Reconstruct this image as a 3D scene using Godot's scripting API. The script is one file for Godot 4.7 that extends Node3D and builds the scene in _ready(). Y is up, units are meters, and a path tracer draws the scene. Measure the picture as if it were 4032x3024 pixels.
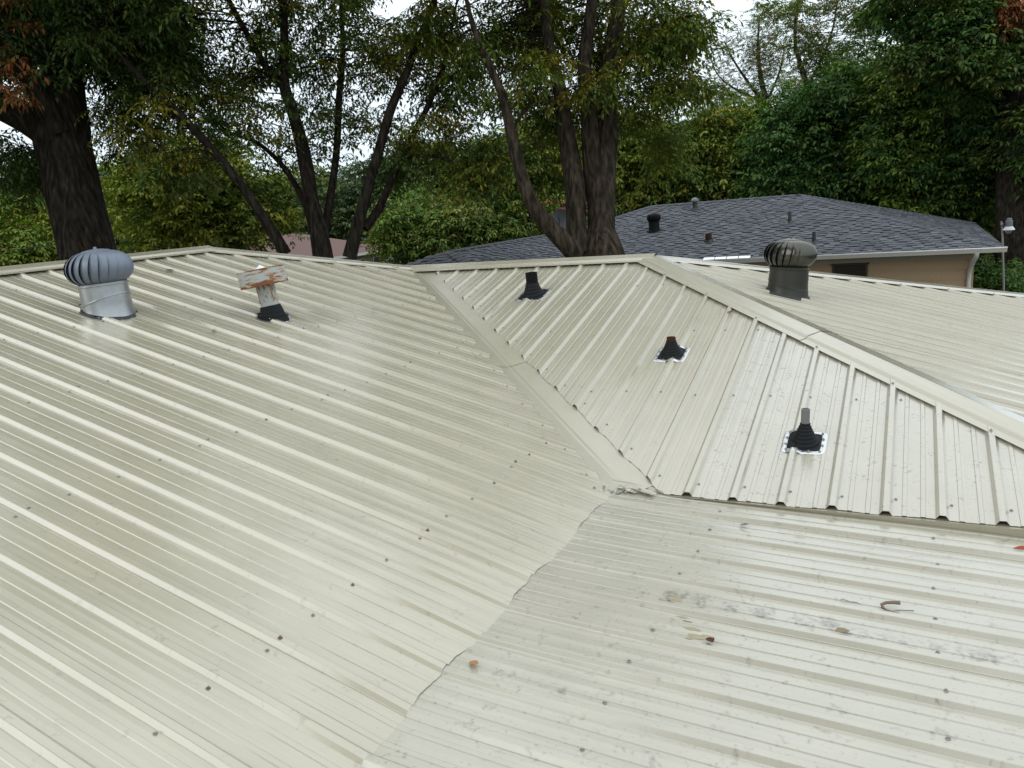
extends Node3D
# A cream ribbed metal hip roof seen from the low porch roof, big trees and two neighbouring houses behind.
# Roof axes: u runs along the big left slope's ridge (away), v runs down that slope (right), z is height about the camera.

const G := 4.0                 # camera height over the ground
const S := 0.2286              # rib spacing of the roof sheets
const M := 0.2668              # pitch of the main roof
const ZA := -1.833             # left slope: z = ZA - M v
const ZB := -2.481             # cross slope: z = ZB + M u
const ZC := -1.546             # porch: z = ZC - MC v
const MC := 0.0411
const U0 := 6.9885             # a rib of the left slope and the porch
const V0 := -0.2931            # a rib of the cross slope
const UD := 8.66               # a rib of the end slope
const VS := -1.346             # seam between left slope and porch
const UE := 3.72               # eave of the cross slope
const UR := 7.213              # ridge of the cross wing
const VL := -6.29              # ridge of the left wing
const VW := -2.175             # where the cross ridge ends
const FOCAL := 3088.6
const TH := 0.4773
const PITCH := 0.2219
const ROLL := -0.0829

var used := {}
var fw := Vector3.ZERO
var cam_r := Vector3.ZERO
var cam_u := Vector3.ZERO
var cam_f := Vector3.ZERO
var rng := RandomNumberGenerator.new()
var fnl := FastNoiseLite.new()
var mats := {}

# ------------------------------------------------------------------ frames
func uvz(u: float, v: float, z: float) -> Vector3:
	return Vector3(v, z + G, -u)

func dirz(u: float, v: float, z: float) -> Vector3:
	return Vector3(v, z, -u)

func ray(px: float, py: float) -> Vector3:
	return cam_f + cam_r * ((px - 2016.0) / FOCAL) + cam_u * ((1512.0 - py) / FOCAL)

func at(px: float, py: float, depth: float) -> Vector3:
	return Vector3(0, G, 0) + ray(px, py) * depth

func z_a(v: float) -> float:
	return ZA - M * v - 0.004 * exp((v - VS) / 0.2)

func z_b(u: float) -> float:
	return ZB + M * u

func z_c(v: float) -> float:
	return ZC - MC * v + 0.0128 * exp(-(v - VS) / 0.3)

func z_d(v: float) -> float:
	return ZB + M * UR - M * (v - VW)

func z_e(u: float) -> float:
	return ZB + M * UR - M * (u - UR)

func z_w(v: float) -> float:
	return ZA - M * VL + M * (v - VL)

# ------------------------------------------------------------------ mesh builder
class MB:
	var v := PackedVector3Array()
	var n := PackedVector3Array()
	var t := PackedVector2Array()
	var c := PackedColorArray()
	var i := PackedInt32Array()
	func vert(p: Vector3, nn: Vector3, uv := Vector2.ZERO, col := Color.WHITE) -> int:
		v.push_back(p); n.push_back(nn); t.push_back(uv); c.push_back(col)
		return v.size() - 1
	func tri(a: int, b: int, d: int) -> void:
		var g := (v[b] - v[a]).cross(v[d] - v[a])
		if g.dot(n[a] + n[b] + n[d]) > 0.0:
			i.push_back(a); i.push_back(d); i.push_back(b)
		else:
			i.push_back(a); i.push_back(b); i.push_back(d)
	func quad(a: Vector3, b: Vector3, d: Vector3, e: Vector3, nn: Vector3, col := Color.WHITE) -> void:
		var k := vert(a, nn, Vector2(0, 0), col)
		vert(b, nn, Vector2(1, 0), col)
		vert(d, nn, Vector2(1, 1), col)
		vert(e, nn, Vector2(0, 1), col)
		tri(k, k + 1, k + 2)
		tri(k, k + 2, k + 3)
	func face(pts: Array, hint: Vector3, col := Color.WHITE) -> void:
		var nn: Vector3 = (pts[1] - pts[0]).cross(pts[2] - pts[0]).normalized()
		if nn.dot(hint) < 0.0:
			nn = -nn
		var k := v.size()
		for p in pts:
			vert(p, nn, Vector2(p.x + p.z * 0.37, p.y + p.z * 0.2), col)
		for q in range(1, pts.size() - 1):
			tri(k, k + q, k + q + 1)
	func box(o: Vector3, x: Vector3, y: Vector3, z: Vector3, col := Color.WHITE) -> void:
		# o is the centre, x y z are half extents
		for s in [-1.0, 1.0]:
			face([o + x * s - y - z, o + x * s + y - z, o + x * s + y + z, o + x * s - y + z], x * s, col)
			face([o + y * s - x - z, o + y * s + x - z, o + y * s + x + z, o + y * s - x + z], y * s, col)
			face([o + z * s - x - y, o + z * s + x - y, o + z * s + x + y, o + z * s - x + y], z * s, col)
	# rows of points; smooth; closed wraps round; centre tells the outside (or up when INF)
	func grid(rows: Array, closed := false, centre := Vector3.INF, col := Color.WHITE, uvs := 1.0) -> void:
		var nr := rows.size()
		var nc: int = rows[0].size()
		var k := v.size()
		var along := 0.0
		for r in nr:
			if r > 0:
				along += rows[r][0].distance_to(rows[r - 1][0])
			for q in nc:
				var p: Vector3 = rows[r][q]
				var pa: Vector3 = rows[maxi(r - 1, 0)][q]
				var pb: Vector3 = rows[mini(r + 1, nr - 1)][q]
				var qa: int = (q - 1 + nc) % nc if closed else maxi(q - 1, 0)
				var qb: int = (q + 1) % nc if closed else mini(q + 1, nc - 1)
				var pl: Vector3 = rows[r][qa]
				var pr: Vector3 = rows[r][qb]
				var nn := (pb - pa).cross(pr - pl)
				if nn.length_squared() < 1e-16:
					nn = Vector3.UP
				nn = nn.normalized()
				if centre == Vector3.INF:
					if nn.y < 0.0:
						nn = -nn
				elif nn.dot(p - centre) < 0.0:
					nn = -nn
				vert(p, nn, Vector2(float(q) / nc, along) * uvs, col)
		var lim := nc if closed else nc - 1
		for r in nr - 1:
			for q in lim:
				var a := k + r * nc + q
				var b := k + r * nc + (q + 1) % nc
				tri(a, b, b + nc)
				tri(a, b + nc, a + nc)
	# surface of revolution about the y axis at o; prof = [[radius, height], ...]
	func lathe(o: Vector3, prof: Array, seg := 24, axis := Basis.IDENTITY, sharp := false, col := Color.WHITE) -> void:
		if sharp:
			for q in prof.size() - 1:
				lathe(o, [prof[q], prof[q + 1]], seg, axis, false, col)
			return
		var k := v.size()
		for r in prof.size():
			var pa: Array = prof[maxi(r - 1, 0)]
			var pb: Array = prof[mini(r + 1, prof.size() - 1)]
			var dr: float = pb[0] - pa[0]
			var dy: float = pb[1] - pa[1]
			for q in seg:
				var f := TAU * q / seg
				var d := Vector3(cos(f), 0, sin(f))
				var nn := (d * dy - Vector3.UP * dr)
				if dy < 0.0:
					nn = -nn
				if absf(dy) < 1e-6:
					nn = Vector3.UP
				vert(o + axis * (d * prof[r][0] + Vector3.UP * prof[r][1]), (axis * nn).normalized(), Vector2(float(q) / seg * 3.0, prof[r][1] * 3.0), col)
		for r in prof.size() - 1:
			for q in seg:
				var a := k + r * seg + q
				var b := k + r * seg + (q + 1) % seg
				tri(a, b, b + seg)
				tri(a, b + seg, a + seg)
	func tube(path: Array, rad: Array, seg := 8, col := Color.WHITE) -> void:
		var rows := []
		var centres := []
		for r in path.size():
			var d: Vector3 = (path[mini(r + 1, path.size() - 1)] - path[maxi(r - 1, 0)]).normalized()
			var x := d.cross(Vector3(0.31, 0.2, 0.93)).normalized()
			var y := d.cross(x)
			var row := []
			for q in seg:
				var f := TAU * q / seg
				row.push_back(path[r] + (x * cos(f) + y * sin(f)) * rad[r])
			rows.push_back(row)
			centres.push_back(path[r])
		var k := v.size()
		for r in rows.size():
			for q in seg:
				vert(rows[r][q], (rows[r][q] - centres[r]).normalized(), Vector2(float(q) / seg, r * 0.2), col)
		for r in rows.size() - 1:
			for q in seg:
				var a := k + r * seg + q
				var b := k + r * seg + (q + 1) % seg
				tri(a, b, b + seg)
				tri(a, b + seg, a + seg)
	func mesh() -> ArrayMesh:
		var a := []
		a.resize(Mesh.ARRAY_MAX)
		a[Mesh.ARRAY_VERTEX] = v
		a[Mesh.ARRAY_NORMAL] = n
		a[Mesh.ARRAY_TEX_UV] = t
		a[Mesh.ARRAY_COLOR] = c
		a[Mesh.ARRAY_INDEX] = i
		var m := ArrayMesh.new()
		m.add_surface_from_arrays(Mesh.PRIMITIVE_TRIANGLES, a)
		return m

func numbered(called: String) -> String:
	used[called] = used.get(called, -1) + 1
	return called if used[called] == 0 else "%s_%03d" % [called, used[called]]

func thing(called: String, label: String, category: String, where := Vector3.ZERO, group := "") -> Node3D:
	var o := Node3D.new()
	o.name = numbered(called)
	add_child(o)
	o.position = where
	o.set_meta("label", label)
	o.set_meta("category", category)
	if group != "":
		o.set_meta("group", group)
	return o

# a named mesh under a parent; the mesh is given in world metres and kept so
func part(called: String, b, material: Material, parent: Node3D, world := true) -> MeshInstance3D:
	var o := MeshInstance3D.new()
	o.name = called
	o.mesh = b.mesh() if b is MB else b
	o.material_override = material
	parent.add_child(o, true)
	if world:
		o.position = -parent.position
		var pp := parent.get_parent()
		if pp != self and pp is Node3D:
			o.position = Vector3.ZERO
	return o

func part_if(called: String, b: MB, material: Material, parent: Node3D) -> void:
	if b.i.size() > 0:
		part(called, b, material, parent)

func solo(called: String, b, material: Material, label: String, category: String, group := "") -> MeshInstance3D:
	var o := MeshInstance3D.new()
	o.name = numbered(called)
	o.mesh = b.mesh() if b is MB else b
	o.material_override = material
	add_child(o)
	o.set_meta("label", label)
	o.set_meta("category", category)
	if group != "":
		o.set_meta("group", group)
	return o

# ------------------------------------------------------------------ materials
func lin(r: float, g: float, b: float) -> Color:
	return Color(r, g, b).linear_to_srgb()

func mat(r: float, g: float, b: float, rough := 0.6, metal := 0.0, spec := 0.5) -> StandardMaterial3D:
	var m := StandardMaterial3D.new()
	m.albedo_color = lin(r, g, b)
	m.roughness = rough
	m.metallic = metal
	m.metallic_specular = spec
	m.cull_mode = BaseMaterial3D.CULL_DISABLED
	return m

func noise_img(size: int, freq: float, seed_: int, oct := 4, type := FastNoiseLite.TYPE_SIMPLEX_SMOOTH) -> Image:
	var f := FastNoiseLite.new()
	f.seed = seed_
	f.frequency = freq
	f.noise_type = type
	f.fractal_octaves = oct
	return f.get_seamless_image(size, size)

# grey mottled texture about mean 1, lo..hi
func mottle(size: int, freq: float, seed_: int, lo: Color, hi: Color, gamma := 1.0, oct := 5) -> ImageTexture:
	var im := noise_img(size, freq, seed_, oct)
	var o := Image.create(size, size, true, Image.FORMAT_RGB8)
	for y in size:
		for x in size:
			o.set_pixel(x, y, lo.lerp(hi, pow(im.get_pixel(x, y).r, gamma)))
	o.generate_mipmaps()
	return ImageTexture.create_from_image(o)

# sheet paint: fine streaks down the sheet, chalky patches, specks and grey grime where bands say
# bands: [across centre, half width, from, to, strength] in metres of the 2.5 m tile
func paint_tex(seed_: int, grime: float, speck: float, bands: Array) -> ImageTexture:
	var n := 1024
	var streak := FastNoiseLite.new()
	streak.seed = seed_
	streak.frequency = 1.0
	streak.fractal_octaves = 2
	var patch := noise_img(512, 0.012, seed_ + 1, 4)
	var grain := noise_img(1024, 0.09, seed_ + 2, 3)
	var blot := noise_img(1024, 0.022, seed_ + 3, 4)
	var o := Image.create(n, n, true, Image.FORMAT_RGB8)
	for x in n:
		var a := 2.5 * x / n
		for y in n:
			var l := 2.5 * y / n
			var st := streak.get_noise_2d(x * 0.21, y * 0.006)
			var st2 := streak.get_noise_2d(x * 0.55 + 99.0, y * 0.012)
			var k := 0.965 + 0.012 * st + 0.009 * st2 + 0.045 * (patch.get_pixel(x / 2, y / 2).r - 0.5)
			var g := grain.get_pixel(x, y).r
			var bl := blot.get_pixel(x, y).r
			var dens := grime
			for b in bands:
				if l > b[2] and l < b[3]:
					var e: float = smoothstep(0.0, 0.25, l - b[2]) * smoothstep(0.0, 0.25, b[3] - l)
					dens += b[4] * e * exp(-pow((a - b[0]) / b[1], 2.0))
			var sp := smoothstep(0.80 - speck * 0.1, 0.93, g) * 0.22 * speck
			var gr := smoothstep(0.66 - dens * 0.28, 0.86, bl * 0.6 + g * 0.4) * (0.12 + 0.5 * dens)
			var d := clampf(sp + gr, 0.0, 0.65)
			var tint := Color(k, k, k).lerp(Color(0.31, 0.295, 0.265), d)
			o.set_pixel(x, y, tint)
	o.generate_mipmaps()
	return ImageTexture.create_from_image(o)

func roof_mat(tex: Texture2D, r: float, g: float, b: float, rough: float) -> StandardMaterial3D:
	var m := mat(r, g, b, rough, 0.0, 0.70)
	m.albedo_texture = tex
	m.clearcoat_enabled = true
	m.clearcoat = 1.0
	m.clearcoat_roughness = 0.16
	m.texture_repeat = true
	return m

func make_materials() -> void:
	var ta := paint_tex(11, 0.02, 0.25, [])
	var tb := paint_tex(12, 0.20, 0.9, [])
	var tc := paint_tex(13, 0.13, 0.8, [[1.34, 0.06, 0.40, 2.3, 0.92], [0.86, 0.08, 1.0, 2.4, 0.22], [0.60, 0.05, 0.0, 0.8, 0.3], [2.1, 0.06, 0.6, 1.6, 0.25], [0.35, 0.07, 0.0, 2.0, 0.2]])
	mats.roof_a = roof_mat(ta, 0.445, 0.408, 0.298, 0.26)
	mats.roof_b = roof_mat(ta, 0.445, 0.408, 0.298, 0.28)
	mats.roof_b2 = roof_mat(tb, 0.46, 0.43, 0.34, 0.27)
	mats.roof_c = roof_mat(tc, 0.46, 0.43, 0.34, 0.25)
	mats.roof_d = roof_mat(ta, 0.445, 0.408, 0.298, 0.36)
	mats.cap = roof_mat(ta, 0.445, 0.408, 0.298, 0.26)
	mats.valley = roof_mat(ta, 0.445, 0.408, 0.298, 0.40)
	mats.deck = mat(0.20, 0.12, 0.08, 0.9)
	mats.screw = mat(0.30, 0.28, 0.235, 0.55, 0.2)
	mats.rusty_screw = mat(0.19, 0.135, 0.105, 0.8)
	mats.sealant = mat(0.30, 0.29, 0.26, 0.5)
	mats.hollow = mat(0.02, 0.012, 0.012, 0.9)
	mats.blue_metal = mat(0.175, 0.205, 0.25, 0.48, 0.4)
	var galv := mat(0.44, 0.455, 0.46, 0.34, 0.85)
	galv.albedo_texture = mottle(256, 0.03, 31, Color(0.92, 0.92, 0.93), Color(1, 1, 1))
	galv.uv1_triplanar = true
	galv.uv1_scale = Vector3.ONE * 3.0
	mats.galv = galv
	mats.bronze = mat(0.085, 0.082, 0.068, 0.22, 0.75)
	mats.bronze_dull = mat(0.045, 0.045, 0.036, 0.40, 0.4)
	mats.tar = mat(0.04, 0.04, 0.045, 0.7)
	mats.rubber = mat(0.010, 0.011, 0.012, 0.6, 0.0, 0.3)
	mats.foil = mat(0.60, 0.61, 0.62, 0.3, 0.9)
	mats.black_pipe = mat(0.007, 0.007, 0.008, 0.65, 0.0, 0.25)
	mats.rust_pipe = mat(0.055, 0.024, 0.016, 0.85, 0.0, 0.3)
	mats.grey_pipe = mat(0.17, 0.17, 0.16, 0.7)
	# rusty galvanised vent: rust where noise says, more at the rims (vertex colour carries the rim share)
	var ru := noise_img(512, 0.007, 41, 5)
	var ru2 := noise_img(512, 0.07, 42, 4)
	var im := Image.create(512, 512, true, Image.FORMAT_RGB8)
	for y in 512:
		for x in 512:
			var rim: float = maxf(smoothstep(70.0, 5.0, float(y)) * 0.8, smoothstep(330.0, 505.0, float(y)))
			var a: float = ru.get_pixel(x, y).r * 0.65 + ru2.get_pixel(x, y).r * 0.35 + rim * 0.34
			var k := smoothstep(0.60, 0.72, a)
			var base := Color(0.60, 0.645, 0.68).lerp(Color(0.72, 0.72, 0.68), ru2.get_pixel(y, x).r)
			var rust := Color(0.36, 0.17, 0.09).lerp(Color(0.58, 0.36, 0.18), ru2.get_pixel(x, y).r)
			im.set_pixel(x, y, base.lerp(Color(0.72, 0.60, 0.42), smoothstep(0.48, 0.62, a) * 0.6).lerp(rust, k))
	im.generate_mipmaps()
	var rusty := mat(1, 1, 1, 0.62, 0.0)
	rusty.albedo_color = Color.WHITE
	rusty.albedo_texture = ImageTexture.create_from_image(im)
	rusty.texture_repeat = true
	mats.rusty = rusty
	mats.white_paint = mat(0.75, 0.77, 0.78, 0.5)
	# bark
	for e in [["bark_a", 0.085, 0.072, 0.058, 51], ["bark_b", 0.085, 0.074, 0.062, 52], ["bark_c", 0.16, 0.135, 0.108, 53], ["bark_pale", 0.15, 0.135, 0.12, 54]]:
		var m := mat(e[1], e[2], e[3], 0.9, 0.0, 0.25)
		var t := mottle(512, 0.016, e[4], Color(0.22, 0.21, 0.20), Color(1.0, 0.97, 0.92), 1.15, 5)
		m.albedo_texture = t
		m.uv1_triplanar = true
		m.uv1_world_triplanar = true
		m.uv1_scale = Vector3(1.5, 0.32, 1.5)
		m.heightmap_enabled = true
		m.heightmap_texture = mottle(512, 0.03, e[4] + 20, Color.BLACK, Color.WHITE, 1.0, 4)
		m.heightmap_scale = 3.0
		mats[e[0]] = m
	var leaf := mat(1, 1, 1, 0.7, 0.0, 0.22)
	leaf.backlight_enabled = true
	leaf.albedo_color = Color.WHITE
	leaf.vertex_color_use_as_albedo = true
	leaf.backlight = Color(0.55, 0.62, 0.12)
	mats.leaf = leaf
	var tint := mat(1, 1, 1, 0.85, 0.0, 0.3)
	tint.albedo_color = Color.WHITE
	tint.vertex_color_use_as_albedo = true
	mats.tint = tint
	mats.fascia = mat(0.40, 0.35, 0.28, 0.6)
	mats.gutter = mat(0.42, 0.39, 0.33, 0.45)
	mats.gutter_lip = mat(0.85, 0.86, 0.86, 0.25, 0.6)
	mats.white_trim = mat(0.62, 0.60, 0.55, 0.5)
	var sid := mat(0.54, 0.375, 0.23, 0.75)
	sid.albedo_texture = mottle(256, 0.05, 61, Color(0.85, 0.85, 0.85), Color(1, 1, 1))
	sid.uv1_triplanar = true
	sid.uv1_scale = Vector3.ONE * 2.0
	mats.siding = sid
	mats.dark_glass = mat(0.02, 0.022, 0.024, 0.12)
	mats.curtain = mat(0.10, 0.10, 0.09, 0.8)
	var rr := mat(0.17, 0.095, 0.08, 0.9)
	rr.albedo_texture = mottle(256, 0.06, 62, Color(0.82, 0.82, 0.82), Color(1, 1, 1))
	rr.uv1_triplanar = true
	rr.uv1_scale = Vector3.ONE * 0.7
	mats.red_roof = rr
	mats.tan_wall = mat(0.33, 0.27, 0.17, 0.8)
	mats.pale_wall = mat(0.62, 0.64, 0.64, 0.7)
	mats.dish = mat(0.04, 0.042, 0.045, 0.45)
	mats.post = mat(0.22, 0.22, 0.21, 0.5, 0.4)
	mats.lamp_grey = mat(0.16, 0.17, 0.19, 0.45)
	mats.lamp_skirt = mat(0.62, 0.64, 0.66, 0.35)
	var gl := mat(0.5, 0.52, 0.5, 0.15)
	gl.transparency = BaseMaterial3D.TRANSPARENCY_ALPHA
	gl.albedo_color.a = 0.35
	mats.lamp_glass = gl
	mats.fence = mat(0.07, 0.055, 0.042, 0.9)
	mats.wire = mat(0.02, 0.02, 0.02, 0.7)
	var gr := mat(0.045, 0.065, 0.02, 0.95)
	gr.albedo_texture = mottle(512, 0.02, 71, Color(0.5, 0.5, 0.42), Color(1, 1, 0.9))
	gr.uv1_triplanar = true
	gr.uv1_world_triplanar = true
	gr.uv1_scale = Vector3.ONE * 0.25
	mats.ground = gr

# ------------------------------------------------------------------ ribbed sheets
# height of the sheet over the rib-top plane at distance d from a rib's centre (d within half a module either side)
const PROF := [[-0.0280, -0.019], [-0.0255, -0.0176], [-0.0138, -0.0014], [-0.0114, 0.0], [0.0114, 0.0], [0.0138, -0.0014], [0.0255, -0.0176], [0.0280, -0.019], [0.048, -0.0184], [0.0645, -0.019], [0.0675, -0.0158], [0.0849, -0.0158], [0.0879, -0.019], [0.1143, -0.0182], [0.1407, -0.019], [0.1437, -0.0158], [0.1611, -0.0158], [0.1641, -0.019], [0.183, -0.0184], [0.2006, -0.019]]

func prof_h(d: float) -> float:
	var x := fposmod(d + 0.028, S) - 0.028
	for k in PROF.size() - 1:
		if x <= PROF[k + 1][0]:
			var w: float = (x - PROF[k][0]) / (PROF[k + 1][0] - PROF[k][0])
			return lerpf(PROF[k][1], PROF[k + 1][1], w)
	return -0.019

# a sheet of four modules: ribs at rib0, rib0 + S ... rib0 + 4 S (across), from lo(a) to hi(a)
func sheet(rib0: float, where: Callable, lo: Callable, hi: Callable, step := 0.22, uv_off := Vector2.ZERO, wob := 1.0) -> MB:
	var b := MB.new()
	var pts := []
	for mod in 5:
		for k in PROF.size():
			if mod == 4 and k > 6:
				break
			var lift := 0.0025 if (mod == 4) else 0.0
			if mod == 0 and (k < 2):
				continue
			pts.push_back([rib0 + mod * S + PROF[k][0], PROF[k][1] + lift])
	for k in pts.size() - 1:
		var a0: float = pts[k][0]
		var a1: float = pts[k + 1][0]
		var l0: float = lo.call(a0)
		var l1: float = lo.call(a1)
		var h0: float = hi.call(a0)
		var h1: float = hi.call(a1)
		if h0 - l0 < 0.005 and h1 - l1 < 0.005:
			continue
		h0 = maxf(h0, l0)
		h1 = maxf(h1, l1)
		var nr := maxi(2, ceili(maxf(h0 - l0, h1 - l1) / step) + 1)
		var rows := []
		var ls := []
		for r in nr:
			var w := float(r) / (nr - 1)
			var x0 := lerpf(l0, h0, w)
			var x1 := lerpf(l1, h1, w)
			var e0 := wob * 0.0011 * fnl.get_noise_2d(a0 * 260.0, x0 * 190.0)
			var e1 := wob * 0.0011 * fnl.get_noise_2d(a1 * 260.0, x1 * 190.0)
			rows.push_back([where.call(a0, x0, pts[k][1] + e0), where.call(a1, x1, pts[k + 1][1] + e1)])
			ls.push_back([x0, x1])
		var base := b.v.size()
		for r in nr:
			var ra: Array = rows[maxi(r - 1, 0)]
			var rb: Array = rows[mini(r + 1, nr - 1)]
			for q in 2:
				var al: Vector3 = rb[q] - ra[q]
				if al.length_squared() < 1e-12:
					al = rb[1 - q] - ra[1 - q]
				var nn: Vector3 = al.cross(rows[r][1] - rows[r][0]).normalized()
				if nn.y < 0.0:
					nn = -nn
				if nn.length_squared() < 0.5:
					nn = Vector3.UP
				b.vert(rows[r][q], nn, Vector2((a0 if q == 0 else a1) - uv_off.x, ls[r][q] - uv_off.y) / 2.5)
		for r in nr - 1:
			var p := base + r * 2
			b.tri(p, p + 1, p + 3)
			b.tri(p, p + 3, p + 2)
	return b

# where-functions: (across, along, height over the rib-top plane)
func on_a(a: float, l: float, h: float) -> Vector3:
	var d := 0.0
	if absf(a - 1.9592) < 0.035 and absf(l + 1.64) < 0.25:
		d = -0.013 * exp(-pow((l + 1.64) / 0.028, 2.0)) * clampf((h + 0.019) / 0.019, 0.0, 1.0)
	var k := 1.0 - 0.38 * smoothstep(-0.5, 0.0, l - VS)
	return uvz(a, l, z_a(l) - 0.019 + (h + 0.019) * k + d + 0.005 * (1.0 - k))

func on_b(a: float, l: float, h: float) -> Vector3:
	return uvz(l, a, z_b(l) + h)

func on_c(a: float, l: float, h: float) -> Vector3:
	var k := lerpf(0.60, 1.0, smoothstep(VS, VS + 1.0, l))
	var up := 0.028 * smoothstep(3.50, 3.74, a) * clampf((l + 1.1) / 1.4, 0.0, 1.0)
	return uvz(a, l, z_c(l) - 0.019 + (h + 0.019) * k + up)

func on_d(a: float, l: float, h: float) -> Vector3:
	return uvz(a, l, z_d(l) + h)

func on_e(a: float, l: float, h: float) -> Vector3:
	return uvz(l, a, z_e(l) + h)

func on_w(a: float, l: float, h: float) -> Vector3:
	return uvz(a, l, z_w(l) + h)

# a folded cap along a crest from p to q; n1, n2 the slopes' normals; s1, s2 roughly the way each wing runs down
func cap(p: Vector3, q: Vector3, n1: Vector3, n2: Vector3, s1: Vector3, s2: Vector3, lift := 0.0, prof := [], seed_ := 0.0) -> MB:
	var b := MB.new()
	var c := (q - p).normalized()
	var w1 := c.cross(n1).normalized()
	if w1.dot(s1) < 0.0:
		w1 = -w1
	var w2 := c.cross(n2).normalized()
	if w2.dot(s2) < 0.0:
		w2 = -w2
	if prof.is_empty():
		prof = [[0.0, 0.018], [0.012, 0.0165], [0.092, 0.0150], [0.096, 0.0135], [0.116, 0.0030], [0.120, 0.0020], [0.157, 0.0015], [0.160, 0.0005]]
	var ln := p.distance_to(q)
	var nr := ceili(ln / 0.18) + 1
	for side in 2:
		var w: Vector3 = w1 if side == 0 else w2
		var nn0: Vector3 = n1 if side == 0 else n2
		for k in prof.size() - 1:
			var rows := []
			for r in nr:
				var s := ln * r / (nr - 1)
				var e := 0.0012 * fnl.get_noise_2d(s * 150.0 + seed_, 30.0 * side + prof[k][0] * 300.0) 
				var e2 := 0.0012 * fnl.get_noise_2d(s * 150.0 + seed_, 30.0 * side + prof[k + 1][0] * 300.0)
				var nk := (n1 + n2).normalized() if k == 0 else nn0
				if k == 0:
					e = 0.0
				rows.push_back([p + c * s + w * prof[k][0] + nk * (prof[k][1] + lift + e), p + c * s + w * prof[k + 1][0] + nn0 * (prof[k + 1][1] + lift + e2)])
			b.grid(rows, false, Vector3.INF, Color.WHITE, 0.4)
	return b

func screw_mesh(big: bool) -> ArrayMesh:
	var b := MB.new()
	var k := 0.85 if not big else 1.05
	b.lathe(Vector3.ZERO, [[0.0090 * k, 0.0], [0.0088 * k, 0.0018], [0.0062 * k, 0.0034], [0.0060 * k, 0.0036]], 10)
	b.lathe(Vector3.ZERO, [[0.0050 * k, 0.0030], [0.0050 * k, 0.0085 * k], [0.0042 * k, 0.0096 * k], [0.0, 0.0098 * k]], 6, Basis.IDENTITY, true)
	return b.mesh()

var screw_small: ArrayMesh
var screw_big: ArrayMesh

func screw(panel: Node3D, p: Vector3, n: Vector3, big := false, rusty := false) -> void:
	var o := MeshInstance3D.new()
	o.name = "screw"
	o.mesh = screw_big if big else screw_small
	o.material_override = mats.rusty_screw if rusty else mats.screw
	panel.add_child(o, true)
	var y := (n + Vector3(rng.randf_range(-0.12, 0.12), 0, rng.randf_range(-0.12, 0.12))).normalized()
	var x := y.cross(Vector3(rng.randf() - 0.5, 0, rng.randf() - 0.5).normalized()).normalized()
	o.transform = Transform3D(Basis(x, y, x.cross(y)), p)

func in_view(p: Vector3) -> bool:
	var d := p - Vector3(0, G, 0)
	var z := d.dot(cam_f)
	if z < 0.3:
		return false
	return absf(d.dot(cam_r) / z * FOCAL) < 2080.0 and absf(d.dot(cam_u) / z * FOCAL) < 1560.0

var house: Node3D

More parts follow.
